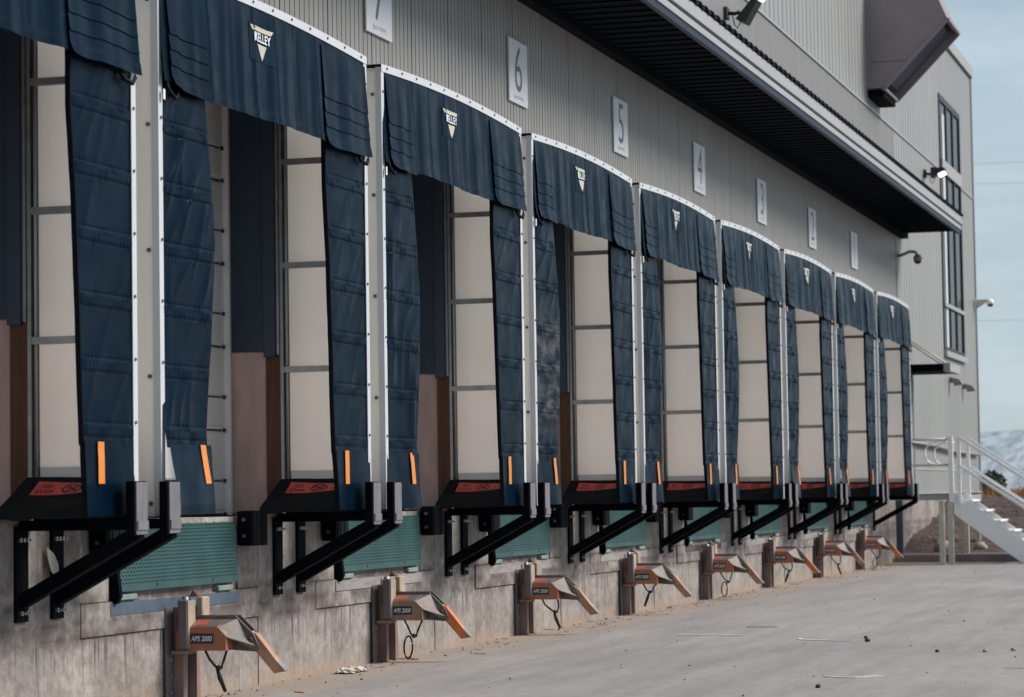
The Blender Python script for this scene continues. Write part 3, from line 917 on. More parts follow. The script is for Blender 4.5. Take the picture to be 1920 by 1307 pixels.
def shelter(k, rs):
    root = thing('dock_shelter', 'navy curtained dock shelter framing %s' % WHERE[k], 'dock shelter', (X0[k], YC, 0), 'dock shelters along the wall')
    # near side sheet (outer face seen) and its front flange
    MB().vb(0.004, 0.010, 0.006, V - 0.03, FLOOR + 0.02, 4.37).build('side_sheet', MT['cream'], root)
    # folded corner angles of the front frame: flange along the side and flange across the front
    for s_, u_ in ((1, 0.0), (-1, W)):
        L = [(-0.004, V - 0.032), (-0.004, V + 0.012), (0.056, V + 0.012), (0.056, V + 0.0065), (0.003, V + 0.0065), (0.003, V - 0.032)]
        a = [(u_ + s_ * p, -q, 1.19) for p, q in L]
        b = [(u_ + s_ * p, -q, 4.375) for p, q in L]
        MB().loft(a, b).build('side_frame', MT['trim'], root)
    us = np.linspace(-0.004, W + 0.004, 41)
    zt = ztop(us)
    hd = MB()
    P = np.array([[(u, -(V + 0.016), z + 0.012) for u, z in zip(us, zt)], [(u, -(V + 0.016), z - 0.043) for u, z in zip(us, zt)]])
    hd.grid(P[::-1])
    P = np.array([[(u, -(V + 0.016), z + 0.012) for u, z in zip(us, zt)], [(u, -0.10, z + 0.012) for u, z in zip(us, zt)]])
    hd.grid(P)
    P = np.array([[(u, -(V + 0.006), z - 0.043) for u, z in zip(us, zt)], [(u, -(V + 0.016), z - 0.043) for u, z in zip(us, zt)]])
    hd.grid(P)
    hd.build('header', MT['trim'], root)
    P = np.array([[(u, -0.11, z - 0.03) for u, z in zip(us, zt)], [(u, -(V - 0.01), z - 0.03) for u, z in zip(us, zt)]])
    MB().grid(P).build('header_lining', MT['jamb'], root)
    # far side: sheets between galvanised rails, seen from inside
    zs = [1.47, 2.19, 2.93, 3.67, 4.36]
    for a, b in zip(zs[:-1], zs[1:]):
        MB().vb(W - 0.0105, W - 0.0045, 0.012, V - 0.02, a + 0.004, b - 0.004).build('panel_sheet', MT['fibre'], root)
    for zz in zs[1:-1]:
        MB().vb(W - 0.052, W - 0.012, 0.010, V - 0.03, zz - 0.018, zz + 0.024).build('panel_rail', MT['galv'], root)
    MB().vb(W - 0.022, W - 0.012, 0.062, V - 0.03, zs[0] - 0.055, zs[0] + 0.003).build('kick_strip', MT['alu'], root)
    MB().vb(W - 0.0105, W - 0.0045, 0.012, V - 0.02, FLOOR, zs[0] + 0.002).build('pad_backing', MT['black'], root)
    rp = MB().vb(W - 0.055, W - 0.012, 0.002, 0.026, FLOOR + 0.10, 4.34)
    rp.vb(W - 0.016, W - 0.0115, 0.0262, 0.056, FLOOR + 0.10, 4.34)
    rp.build('rear_angle', MT['galv'], root)
    MB().tube([(W - 0.030, -0.044, FLOOR + 0.2), (W - 0.030, -0.044, 4.33)], 0.010, 8).build('rear_rod', MT['alu'], root, smooth=True)
    for u in (0.022, W - 0.046):
        MB().vb(u, u + 0.028, -0.112, -0.004, FLOOR, 4.20).build('timber_post', MT['wood'], root)
    MB().vc(W - 0.090, W - 0.047, -0.112, -0.022, 2.285, 4.19, 0.004).build('jamb_cover', MT['jamb'], root)
    MB().vb(W - 0.070, W - 0.047, -0.020, 0.000, 2.30, 4.19).build('lit_jamb_flange', MT['galv'], root)  # bright steel paints the light on the flashing flange
    # fasteners
    sc = MB()
    for i in range(9):
        z = 1.36 + 0.355 * i
        for u in (0.030, W - 0.030):
            sc.tube([(u, -(V + 0.010), z), (u, -(V + 0.020), z)], 0.0095, 6)
    for i in range(11):
        u = 0.12 + i * (W - 0.24) / 10
        sc.tube([(u, -(V + 0.014), float(ztop(u)) - 0.012), (u, -(V + 0.023), float(ztop(u)) - 0.012)], 0.0095, 6)
    for i in range(5):
        z = 1.26 + 0.73 * i
        sc.tube([(0.004, -(V - 0.055), z), (-0.008, -(V - 0.055), z)], 0.013, 6)
    sc.build('fasteners', MT['screw'], root, kind='stuff')
    near_mat = MT['vinyl_scuffed'] if k == 6 else MT['vinyl']
    kick = {8: 0.75, 3: 0.6, 2: 0.4}.get(k, 0.0)
    c = side_curtain(root, -1, k, rs, near_mat, kick)
    if k == 6:
        c['label'] = 'side curtain rubbed with chalky white scuffs'
    side_curtain(root, +1, k, rs, MT['vinyl'])
    head_curtain(root, rs, MT['vinyl'])
    # strap loops and tag at the head corners
    for u, s in ((0.06, 1), (W - 0.05, -1)):
        pts = [(u + s * a, -(V + 0.035 + 0.02 * math.sin(a * 20)), 3.70 - b) for a, b in ((0, 0), (0.02, 0.045), (0.08, 0.085), (0.15, 0.07), (0.19, 0.02))]
        MB().tube(pts, 0.013, 6).build('strap_loop', MT['rubber'], root, smooth=True)
    MB().vb(0.02, 0.05, V + 0.032, V + 0.034, 3.595, 3.655).build('strap_tag', MT['white'], root)
    # bottom corner pads
    for far in (True, False):
        z1, z0 = 1.418, 1.20
        ub = W - 0.055 if far else 0.055
        d = -1 if far else 1
        top = [(ub, 0.0, z1), (ub, -(V - 0.05), z1 - 0.015), (ub + d * 0.24, -(V - 0.02), 1.285), (ub + d * 0.42, 0.0, 1.215)]
        bot = [(p[0], p[1], 1.182) for p in top]
        m = MB()
        # subdivided top with sag
        n = 10
        T = np.zeros((n + 1, n + 1, 3))
        for i in range(n + 1):
            for j in range(n + 1):
                a, b = i / n, j / n
                p = (1 - a) * (1 - b) * np.array(top[0]) + (1 - a) * b * np.array(top[1]) + a * b * np.array(top[2]) + a * (1 - b) * np.array(top[3])
                p[2] -= 0.022 * math.sin(math.pi * a) * math.sin(math.pi * b) - 0.004 * math.sin(9 * a + 5 * b)
                T[i, j] = p
        m.grid(T)
        m.add(top + bot, [(4, 5, 6, 7), (0, 4, 5, 1), (1, 5, 6, 2), (2, 6, 7, 3), (3, 7, 4, 0)])
        pad = m.build('bottom_pad', MT['pad'], root)
        if far:
            def on_pad(a, b, off=0.004):        # a 0..1 from high to low edge, b from wall to front
                i, j = a * n, b * n
                i0, j0 = min(int(i), n - 1), min(int(j), n - 1)
                fi, fj = i - i0, j - j0
                p = (1 - fi) * (1 - fj) * T[i0, j0] + fi * (1 - fj) * T[i0 + 1, j0] + (1 - fi) * fj * T[i0, j0 + 1] + fi * fj * T[i0 + 1, j0 + 1]
                return (p[0], p[1], p[2] + off)
            g = np.array([[on_pad(0.13 + 0.34 * q, 0.16 + 0.74 * s) for s in np.linspace(0, 1, 12)] for q in np.linspace(0, 1, 5)])
            MB().grid(g).build('warning_label', MT['red'], pad)
            tm = MB()
            for (txt, a, b, h, w_) in (('NO', 0.235, 0.28, 0.085, 0.10), ('STEP', 0.375, 0.28, 0.085, 0.18), ('NO', 0.235, 0.78, 0.085, 0.10), ('STEP', 0.375, 0.78, 0.085, 0.18)):
                vs, fs = text_geo(txt, h, w_, 0.0, 0.01)
                tm.add([on_pad(a - q, b + p, 0.007) for p, q in vs], fs)
            for (r0, r1) in ((0.085, 0.105),):
                pr = []
                for t_ in np.linspace(0, 2 * math.pi, 33):
                    pr.append([on_pad(0.30 + r1 * 1.25 * math.sin(t_), 0.53 + r1 * 0.95 * math.cos(t_), 0.007), on_pad(0.30 + r0 * 1.25 * math.sin(t_), 0.53 + r0 * 0.95 * math.cos(t_), 0.007)])
                tm.grid(np.array(pr))
            for s1, s2 in ((1, 1), (1, -1)):
                a0 = np.array((0.30 - 0.085 * s1, 0.53 - 0.06 * s2)); a1 = np.array((0.30 + 0.085 * s1, 0.53 + 0.06 * s2))
                dd = np.array((a1 - a0)[::-1]) * np.array((-1, 1)); dd = dd / np.linalg.norm(dd) * 0.012
                tm.add([on_pad(*(a0 + dd), 0.007), on_pad(*(a1 + dd), 0.007), on_pad(*(a1 - dd), 0.007), on_pad(*(a0 - dd), 0.007)], [(0, 1, 2, 3)])
            tm.build('warning_print', MT['ink'], pad, kind='stuff')
    return root

for k in BAYS:
    shelter(k, np.random.RandomState(100 + k))

# ------------------------------------------------------------------ corner brackets (one per shelter side)
def bracket(name_label, far, x):
    root = thing('corner_bracket', name_label, 'steel bracket', (x, YC, 0), 'black brackets under the shelter corners')
    MB().vb(0, 0.15, 0.003, 0.022, 0.605, 1.14).build('wall_plate', MT['black'], root)
    MB().bar((0.075, -0.022, 0.72), (0.075, -0.735, 1.10), 0.085, 0.075).build('diagonal_brace', MT['black'], root)
    MB().vb(0.035, 0.115, 0.023, 0.70, 1.115, 1.175).build('top_beam', MT['black'], root)
    MB().vc(-0.055, 0.12, 0.712, 0.765, 1.085, 1.385, 0.004).build('guard_post', MT['black'], root)
    gf = MB().vb(-0.040, 0.108, 0.7655, 0.772, 1.09, 1.38)
    gf.build('lit_guard_face', MT['litface'], root)  # front of the black post, its light painted in paler grey
    MB().vb(-0.036, 0.104, 0.773, 0.780, 1.115, 1.165).build('guard_stop', MT['litface'], root)
    bt = MB()
    for z, us in ((1.065, (0.03, 0.075, 0.12)), (0.655, (0.04, 0.11))):
        for u in us:
            bt.tube([(u, -0.022, z), (u, -0.040, z)], 0.013, 6)
            bt.tube([(u, -0.040, z), (u, -0.058, z)], 0.006, 6)
    bt.build('anchor_bolts', MT['zinc'], root, kind='stuff')
    return root
b0 = None
for k in BAYS:
    for far, off in ((False, -0.115), (True, 3.405)):
        lab = 'black steel bracket at the %s bottom corner of %s' % ('far' if far else 'near', WHERE[k])
        if b0 is None:
            b0 = bracket(lab, far, X0[k] + off)
        else:
            dup(b0, (X0[k] + off, YC, 0), lab)

# ------------------------------------------------------------------ sectional doors
def door(k):
    root = thing('sectional_door', 'closed white ribbed door behind the curtains of %s' % WHERE[k], 'door', (X0[k], YC + 0.43, 0), 'white dock doors')
    h = 0.595
    m = MB()
    pr = [(0, 0), (0.028, 0.0), (0.034, 0.010), (0.225, 0.010), (0.231, 0), (0.245, 0), (0.251, 0.010), (0.575, 0.010), (0.582, 0), (h - 0.006, 0), (h - 0.006, -0.03), (0, -0.03)]
    m.prism([(v, z) for z, v in pr], 0.05, 3.59)
    me = m.mesh('door_panel', MT['door'])
    for i in range(6):
        link('door_panel', me, root, (0, 0, 1.175 + i * h))
    hg = MB()
    for i in range(6):
        for dz in (0.0, 0.235):
            hg.vb(3.545, 3.585, 0.011, 0.018, 1.175 + i * h + dz - 0.012, 1.175 + i * h + dz + 0.014)
            hg.vb(0.06, 3.54, -0.002, 0.0015, 1.175 + i * h + dz - 0.008, 1.175 + i * h + dz + 0.006)
    hg.build('hinges', MT['doorseam'], root, kind='stuff')
    MB().vb(3.590, 3.622, -0.02, 0.05, 1.17, 4.23).build('door_track', MT['door'], root)
    MB().vb(0.030, 0.060, -0.02, 0.05, 1.17, 4.23).build('door_track', MT['door'], root)
    return root
d0 = door(9)
for k in BAYS[1:]:
    dup(d0, (X0[k], YC + 0.43, 0), 'closed white ribbed door behind the curtains of %s' % WHERE[k])

# ------------------------------------------------------------------ levellers
def leveller(k, curb):
    root = thing('dock_leveller', 'green tread plate leveller folded down at %s' % WHERE[k], 'dock leveller', (X0[k], YC, 0), 'green dock levellers')
    lip = MB().prism([(-0.020, 1.125), (0.006, 1.128), (0.030, 0.725), (0.004, 0.722)], 0.785, 2.70).build('lip_plate', MT['green'], root)
    tr = MB()
    rows, cols = 16, 40
    for i in range(rows):
        for j in range(cols):
            z = 0.775 + (1.115 - 0.775) * i / (rows - 1)
            u = 0.80 + (2.685 - 0.80) * (j + 0.5 * (i % 2)) / cols
            v = 0.0064 + (1.128 - z) * 0.0595
            s = -1
            du, dz = 0.016, 0.0075 * s
            tr.add([(u - du, -v, z - dz), (u, -v - 0.0035, z - 0.003), (u + du, -v, z + dz), (u, -v - 0.0035, z + 0.003)], [(0, 1, 2), (0, 2, 3)] if s > 0 else [(0, 1, 2), (0, 2, 3)])
    tr.build('tread_pattern', MT['green'], lip, kind='stuff')
    hl = MB()
    for u in (1.35, 2.25):
        hl.vb(u, u + 0.014, 0.028, 0.0315, 0.742, 0.762)
    hl.build('lip_slots', MT['ink'], lip)
    # hinge ribs along the top
    rb = MB()
    for i in range(14):
        u = 0.82 + i * 0.142
        rb.prism([(-0.16, 1.160), (-0.06, 1.158), (-0.005, 1.128), (-0.03, 1.12), (-0.16, 1.12)], u, u + 0.012)
    rb.build('hinge_ribs', MT['green_worn'], root)
    MB().vb(0.79, 2.71, -0.42, -0.10, 1.142, 1.160).build('deck_plate', MT['green'], root)
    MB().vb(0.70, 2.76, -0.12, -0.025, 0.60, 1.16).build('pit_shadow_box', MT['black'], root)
    MB().prism([(0.002, 1.13), (0.055, 0.70), (0.03, 0.655), (-0.02, 0.655), (-0.02, 1.13)], 0.735, 0.778).build('lip_side_guard', MT['black'], root)
    for u in (0.80, 2.36):
        MB().vc(u, u + 0.25, -0.022, 0.030, 0.672, 0.708, 0.006).build('support_lug', MT['green_worn'], root)
    MB().vb(0.70, 2.76, -0.024, 0.012, 0.585, 0.662).build('pit_angle', MT[curb], root)
    return root
l0 = leveller(9, 'curb_blue')
l1 = None
for k in BAYS[1:]:
    lab = 'green tread plate leveller folded down at %s' % WHERE[k]
    if k == 8:
        dup(l0, (X0[k], YC, 0), lab)
    elif l1 is None:
        l1 = dup(l0, (X0[k], YC, 0), lab)
        for c in l1.children:
            if c.name.startswith('pit_angle'):
                c.data = c.data.copy()
                c.data.materials[0] = MT['curb']
    else:
        dup(l1, (X0[k], YC, 0), lab)

# ------------------------------------------------------------------ bumpers
def bumper(lab, x):
    root = thing('dock_bumper', lab, 'dock bumper', (x, YC, 0), 'black rubber dock bumpers')
    n = 7
    for i in range(n):
        u = 0.028 + i * (0.224 / n)
        MB().vc(u + 0.001, u + 0.224 / n - 0.001, 0.010, 0.128 + 0.003 * ((i * 5) % 3), 0.962, 1.200, 0.006).build('rubber_ply', MT['rubber'], root)
    for u in (0.0, 0.254):
        MB().vc(u, u + 0.026, 0.008, 0.120, 0.967, 1.195, 0.004).build('end_angle', MT['black'], root)
    bt = MB()
    for u, s in ((0.0, -1), (0.28, 1)):
        for z in (1.03, 1.14):
            bt.tube([(u, -0.06, z), (u + s * 0.012, -0.06, z)], 0.014, 6)
    bt.build('tie_bolts', MT['screw'], root, kind='stuff')
    return root
p0 = None
for k in BAYS:
    for side, off in (('near', 0.41), ('far', 2.735)):
        lab = 'black rubber bumper on the %s side of the leveller at %s' % (side, WHERE[k])
        if p0 is None:
            p0 = bumper(lab, X0[k] + off)
        else:
            dup(p0, (X0[k] + off, YC, 0), lab)

# ------------------------------------------------------------------ vehicle restraints
def restraint(k, worn, rs):
    lab = '%s vehicle restraint with %s hook bar at %s' % ('faded brown' if worn[0] else 'orange', 'a worn tan' if worn[1] else 'an orange', WHERE[k])
    root = thing('vehicle_restraint', lab, 'vehicle restraint', (X0[k], YC, 0), 'vehicle restraints low on the dock wall')
    MB().vb(1.505, 1.985, 0.009, 0.020, -0.02, 0.60).build('mounting_plate', MT['grey_steel'], root)
    MB().vb(1.62, 1.68, 0.021, 0.085, -0.02, 0.60).build('guide_rail', MT['rust_steel'], root)
    MB().vb(1.84, 1.90, 0.021, 0.085, -0.02, 0.60).build('guide_rail', MT['rust_steel'], root)
    MB().vb(1.69, 1.83, 0.0205, 0.030, -0.02, 0.60).build('shaded_rail_web', MT['curb_blue'], root)  # dark blue paints the shade between the rails
    MB().vc(1.535, 1.665, 0.086, 0.150, 0.340, 0.645, 0.006).build('guide_cheek', MT['grey_steel'], root)
    MB().vb(1.545, 1.660, 0.1505, 0.154, 0.345, 0.640).build('lit_cheek_face', MT['lit_steel'], root)  # front of the same cheek, light painted in tan
    MB().vc(1.835, 1.955, 0.086, 0.130, 0.43, 0.655, 0.006).build('guide_cheek', MT['lit_steel'], root)  # far cheek painted wholly in the lit tone
    MB().add([(1.85, -0.09, 0.656), (1.93, -0.09, 0.656), (1.93, -0.03, 0.656), (1.85, -0.03, 0.656), (1.88, -0.045, 0.700)],
             [(0, 1, 4), (1, 2, 4), (2, 3, 4), (3, 0, 4), (3, 2, 1, 0)]).build('stop_tab', MT['rust'], root)
    MB().tube([(1.745, -0.05, 0.66), (1.745, -0.05, 0.42)], 0.022, 8).build('spring_tube', MT['galv'], root, smooth=True)
    MB().vc(1.545, 1.70, 0.030, 0.14, 0.303, 0.326, 0.004).build('carriage_shoe', MT['rust_steel'], root)
    # housing: side face seen from along the wall, roof sloping up to the arm
    s0 = [(0.055, 0.325), (0.395, 0.325), (0.395, 0.415), (0.335, 0.474), (0.085, 0.474), (0.055, 0.445)]
    s1 = [(0.055, 0.325), (0.395, 0.325), (0.395, 0.445), (0.350, 0.518), (0.095, 0.518), (0.055, 0.48)]
    A = [(1.575, -v, z) for v, z in s0]
    B = [(1.700, -v, z) for v, z in s1]
    hm = MT['housing_worn'] if worn[0] else MT['housing_orange']
    hs = MB().loft(A, B).build('housing', hm, root)
    MB().add([(1.5735, -0.150, 0.370), (1.5735, -0.312, 0.370), (1.5735, -0.312, 0.434), (1.5735, -0.150, 0.434)], [(0, 1, 2, 3)]).build('name_plate', MT['navy_label'], hs)
    vs, fs = text_geo('APS 2000', 0.034, 0.142, 0.2, 0.02)
    place_flat(MB(), vs, fs, lambda p, q: (1.572, -0.231 - p, 0.402 + q)).build('name_lettering', MT['white'], hs)
    # roof sheet and red sticker
    def roof_pt(a, b, off):        # a along v 0..1, b up slope 0..1
        p = Vector((1.575, -(0.085 + a * 0.25), 0.474)).lerp(Vector((1.700, -(0.095 + a * 0.255), 0.518)), b)
        return (p.x - off * 0.33, p.y, p.z + off * 0.94)
    MB().add([roof_pt(0.02, 0.04, .002), roof_pt(0.98, 0.04, .002), roof_pt(0.98, 0.96, .002), roof_pt(0.02, 0.96, .002)], [(0, 1, 2, 3)]).build('roof_plate', MT['grey_steel'], hs)
    MB().add([roof_pt(0.30, 0.2, .004), roof_pt(0.66, 0.2, .004), roof_pt(0.66, 0.85, .004), roof_pt(0.30, 0.85, .004)], [(0, 1, 2, 3)]).build('red_sticker', MT['sticker'], hs)
    # arm: two plates with a flared gusset, then the hook bar
    arm = [(0.09, 0.325), (0.36, 0.325), (0.545, 0.312), (0.562, 0.348), (0.525, 0.425), (0.405, 0.540), (0.09, 0.540)]
    am = MB().prism(arm, 1.712, 1.728).prism(arm, 1.80, 1.816)
    ao = am.build('lever_arm', MT['arm'], root)
    MB().add([(1.70, -0.352, 0.519), (1.575, -0.338, 0.474), (1.575, -0.397, 0.415), (1.705, -0.520, 0.330), (1.708, -0.545, 0.350), (1.708, -0.42, 0.520)],
             [(0, 1, 2, 3, 4, 5)]).add([(1.7, -0.352, 0.516), (1.578, -0.336, 0.470), (1.578, -0.395, 0.413), (1.709, -0.520, 0.327), (1.711, -0.545, 0.348), (1.711, -0.42, 0.517)], [(5, 4, 3, 2, 1, 0)]).build('gusset', MT['arm'], ao)
    MB().tube([(1.700, -0.505, 0.385), (1.826, -0.505, 0.385)], 0.021, 12).build('pivot_pin', MT['rust'], ao, smooth=True)
    bar = [(0.495, 0.435), (0.535, 0.425), (0.728, 0.186), (0.658, 0.174), (0.535, 0.312)]
    MB().prism(bar, 1.730, 1.798).build('hook_bar', MT['worn_bar'] if worn[1] else MT['orange_bar'], ao)
    MB().add([(1.729, -0.500, 0.441), (1.799, -0.500, 0.441), (1.799, -0.733, 0.190), (1.729, -0.733, 0.190)], [(0, 1, 2, 3)]).add(
        [(1.729, -0.495, 0.436), (1.799, -0.495, 0.436), (1.799, -0.728, 0.186), (1.729, -0.728, 0.186)], [(3, 2, 1, 0)]).build('bar_top_strip', MT['galv'], ao)  # paler strip along the top of the hook bar
    # pull cord
    a, b = 0.05 * (rs.rand() - 0.5), 0.05 * (rs.rand() - 0.5)
    kx, kz = 0.315 + a, 0.215 + b
    pts = [(1.62, -0.235, 0.325), (1.63, -0.26, 0.27), (1.635, -(kx - 0.01), kz + 0.01), (1.64, -(kx + 0.03), kz), (1.64, -(kx + 0.045), kz + 0.05), (1.64, -0.375, 0.325)]
    MB().tube(pts, 0.0085, 6).build('pull_cord', MT['cord'], root, smooth=True)
    if k % 3 == 1:
        pts = [(1.63 + 0.01 * math.sin(t), -(kx - 0.035 + 0.035 * math.cos(t)) , kz - 0.085 + 0.085 * math.sin(t)) for t in np.linspace(0.4, 6.6, 16)]
        MB().tube(pts, 0.0075, 6).build('cord_loop', MT['cord'], root, smooth=True)
    else:
        s = 1 if k % 2 == 0 else -1
        MB().tube([(1.635, -kx, kz), (1.635, -(kx + s * 0.02), kz - 0.06), (1.64, -(kx + s * 0.055), kz - 0.15)], [0.009, 0.017, 0.011], 8).build('cord_handle', MT['cord'], root, smooth=True)
    MB().blob((1.635, -(kx + 0.01), kz + 0.002), 0.018, 3, 0.2).build('cord_knot', MT['cord'], root, smooth=True)
    bt = MB()
    for z in (0.06, 0.16, 0.27):
        for u in (1.56, 1.93):
            bt.tube([(u, -0.020, z), (u, -0.032, z)], 0.012, 6)
    bt.build('rail_bolts', MT['galv'], root, kind='stuff')
WORN = {9: (0, 1), 8: (0, 1), 7: (1, 0), 6: (0, 1), 5: (0, 1), 4: (0, 1), 3: (0, 0), 2: (0, 1), 1: (0, 0)}
for k in BAYS:
    restraint(k, WORN[k], np.random.RandomState(50 + k))

# ------------------------------------------------------------------ number signs
def sign(k):
    root = thing('number_sign', ('white square board reading %s on the cladding' % WORDS[k] if k in WORDS else 'white square number board nearest the camera'), 'number sign', (X0[k] + 1.74, YM, 0), 'white dock number boards')
    bd = MB().vb(-0.31, 0.31, 0.008, 0.024, 4.915, 5.505).build('board', MT['sign'], root)
    MB().vb(-0.30, 0.30, 0.001, 0.007, 4.925, 5.495).build('spacer', MT['roof'], root)
    vs, fs = text_geo(str(k), 0.43, None, 0.0, -0.006)
    place_flat(MB(), vs, fs, lambda p, q: (p * 0.92, -0.0255, 5.245 + q)).build('numeral', MT['greyink'], bd)
    vs, fs = text_geo('flow', 0.045, 0.10, 0.0, 0.01)
    m = place_flat(MB(), vs, fs, lambda p, q: (-0.105 + p, -0.0255, 4.975 + q))
    m.build('small_lettering', MT['paleink'], bd)
    vs, fs = text_geo('company', 0.045, 0.21, 0.0, -0.005)
    place_flat(MB(), vs, fs, lambda p, q: (0.06 + p, -0.0255, 4.970 + q)).build('small_lettering', MT['paleink'], bd)
for k in range(7, 0, -1):
    sign(k)

# ------------------------------------------------------------------ lamps, cameras, hood, awning
def flood_lamp(x, z, lab, tilt):
    root = thing('flood_lamp', lab, 'flood lamp', (x, YM, z), 'lit flood lamps above the canopy')
    MB().vc(-0.08, 0.08, 0.001, 0.05, -0.08, 0.08, 0.01).build('wall_box', MT['lamp'], root)
    MB().tube([(0, -0.05, 0), (0, -0.14, -0.01), (0, -0.20, 0.01)], 0.025, 8).build('arm', MT['lamp'], root, smooth=True)
    head = [(0.17, -0.10), (0.40, 0.17), (0.46, 0.13), (0.29, -0.16)]
    if tilt:
        head = [(0.15, 0.11), (0.42, 0.09), (0.42, 0.03), (0.15, -0.09)]
    MB().prism(head, -0.15, 0.15).build('lamp_head', MT['lamp'], root)
    if tilt:
        MB().prism([(0.29, -0.032), (0.41, 0.022), (0.418, -0.020), (0.31, -0.068)], -0.11, 0.11).build('lens', MT['lamp_glow'], root)
    else:
        MB().prism([(0.405, 0.175), (0.475, 0.135), (0.52, 0.20), (0.45, 0.24)], -0.14, 0.14).build('lens', MT['lamp_glow'], root)
    MB().tube([(0, -0.10, -0.02), (0.02, -0.12, -0.14), (0.0, -0.16, -0.20), (0, -0.21, -0.12), (0, -0.22, -0.03)], 0.008, 6).build('cable', MT['cord'], root, smooth=True)
flood_lamp(33.75, 7.42, 'lit black flood lamp angled upward at the top edge above the canopy', False)
flood_lamp(53.0, 7.49, 'small lit black wall lamp beside the tall window', True)

def dome_camera(x, y, z, lab, side, arm=0.34):
    root = thing('dome_camera', lab, 'security camera', (x, y, z), 'dome security cameras')
    if side:
        MB().vb(-0.10, 0.10, 0.0, 0.02, -0.16, 0.06).build('mount_plate', MT['post'], root)
        MB().prism([(0.02, 0.04), (0.28, 0.04), (0.28, 0.0), (0.02, -0.16)], -0.04, 0.04).build('bracket_arm', MT['post'], root)
        c = (0, -0.33, -0.03)
    else:
        MB().tube([(0, 0, -0.02), (0, -0.02, -0.02)], 0.07, 12).build('mount_plate', MT['hood'], root)
        MB().tube([(0, -0.02, -0.02), (0, -0.10, 0.0), (0, -0.22, 0.05), (0, -0.32, 0.045), (0, -0.36, 0.0)], 0.028, 8).build('bracket_arm', MT['hood'], root, smooth=True)
        c = (0, -0.37, -0.08)
    MB().blob(c, 0.082, 1, 0.0, 1.0, (8, 14)).build('housing', MT['stairs'] if side else MT['hood'], root, smooth=True)
    MB().blob((c[0], c[1], c[2] - 0.04), 0.070, 1, 0.0, 0.9, (8, 14)).build('lens_dome', MT['lamp'], root, smooth=True)
dome_camera(49.0, YM, 5.56, 'grey dome camera on a bent arm below the canopy end', False)
dome_camera(61.15, YM - 0.03, 5.50, 'white dome camera on a bracket at the building corner', True)

def hood():
    root = thing('intake_hood', 'large plum grey sheet metal hood with slanted mouth high on the wall', 'vent hood', (45.8, YM, 0))
    w_ = 1.55
    side = [(0.0, 8.20), (0.06, 8.16), (0.30, 8.15), (1.38, 9.25), (1.05, 10.05), (0.0, 10.05)]
    for u in (0.0, w_ - 0.02):
        MB().prism(side, u, u + 0.02).build('side_sheet', MT['hood'], root)
    top = MB().prism([(1.38, 9.25), (1.40, 9.27), (1.06, 10.09), (0.0, 10.09), (0.0, 10.06), (1.05, 10.06)], 0.0, w_)
    top.build('top_sheet', MT['hood'], root)
    MB().prism([(0.01, 8.30), (0.02, 8.30), (0.33, 8.30), (1.25, 9.26), (1.0, 9.8), (0.01, 9.8)], 0.05, w_ - 0.05).build('lining', MT['hood_in'], root)
    fr = MB()
    fr.bar((0.0, -0.30, 8.15), (0.0, -1.39, 9.26), 0.05, 0.06)
    fr.bar((w_, -0.30, 8.15), (w_, -1.39, 9.26), 0.05, 0.06)
    fr.bar((0.0, -0.29, 8.14), (w_, -0.29, 8.14), 0.06, 0.05)
    fr.bar((0.0, -1.40, 9.27), (w_, -1.40, 9.27), 0.06, 0.05)
    fr.build('mouth_frame', MT['hood'], root)
    MB().vb(-0.03, 0.0, 0.0, 0.07, 8.17, 10.05).build('wall_flange', MT['hood'], root)
    MB().vb(-0.004, -0.001, 0.07, 0.80, 8.60, 8.612).build('seam', MT['hood_in'], root)
    MB().vb(0.05, w_ - 0.1, 0.0, 0.28, 8.02, 8.145).build('drip_box', MT['soffit'], root)
hood()

def awning():
    root = thing('door_awning', 'small flat awning with dark end above the entry door past the docks', 'awning', (49.1, YM, 0))
    MB().vb(0.0, 1.5, 0.001, 0.78, 3.43, 3.56).build('awning_body', MT['soffit'], root)
    MB().vb(-0.02, 1.52, 0.782, 0.90, 3.42, 3.57).build('front_fascia', MT['fascia'], root)
    for u in (0.06, 1.44):
        MB().tube([(u, -0.02, 4.06), (u, -0.72, 3.57)], 0.02, 8).build('tie_rod', MT['post'], root, smooth=True)
    for u in (2.6, 4.6):
        pass
awning()
for i, (x, z) in enumerate(((56.3, 3.55), (58.6, 3.50))):
    r_ = thing('spot_light', ['small grey wall spotlight nearer the awning', 'small grey wall spotlight nearer the building corner'][i], 'wall light', (x, YM, z), 'small wall spotlights under the tall window')
    MB().vc(-0.08, 0.08, 0.0, 0.06, -0.06, 0.06, 0.01).build('base', MT['hood'], r_)
    MB().prism([(0.06, 0.05), (0.22, 0.0), (0.28, -0.10), (0.10, -0.12)], -0.09, 0.09).build('shade', MT['hood'], r_)

# entry door under the awning
ed = thing('entry_door', 'grey entry door at the platform under the small awning', 'door', (49.35, YM, 1.25))
MB().vb(0.0, 1.0, 0.004, 0.03, 0.0, 2.1).build('door_leaf', MT['upper'], ed)
MB().vb(-0.06, -0.001, 0.002, 0.05, 0.0, 2.16).vb(1.001, 1.06, 0.002, 0.05, 0.0, 2.16).vb(-0.06, 1.06, 0.002, 0.05, 2.161, 2.22).build('door_frame', MT['fascia'], ed)
MB().tube([(0.12, -0.09, 0.98), (0.26, -0.09, 0.98)], 0.014, 8).tube([(0.13, -0.03, 0.98), (0.13, -0.09, 0.98)], 0.012, 8).build('handle', MT['galv'], ed)

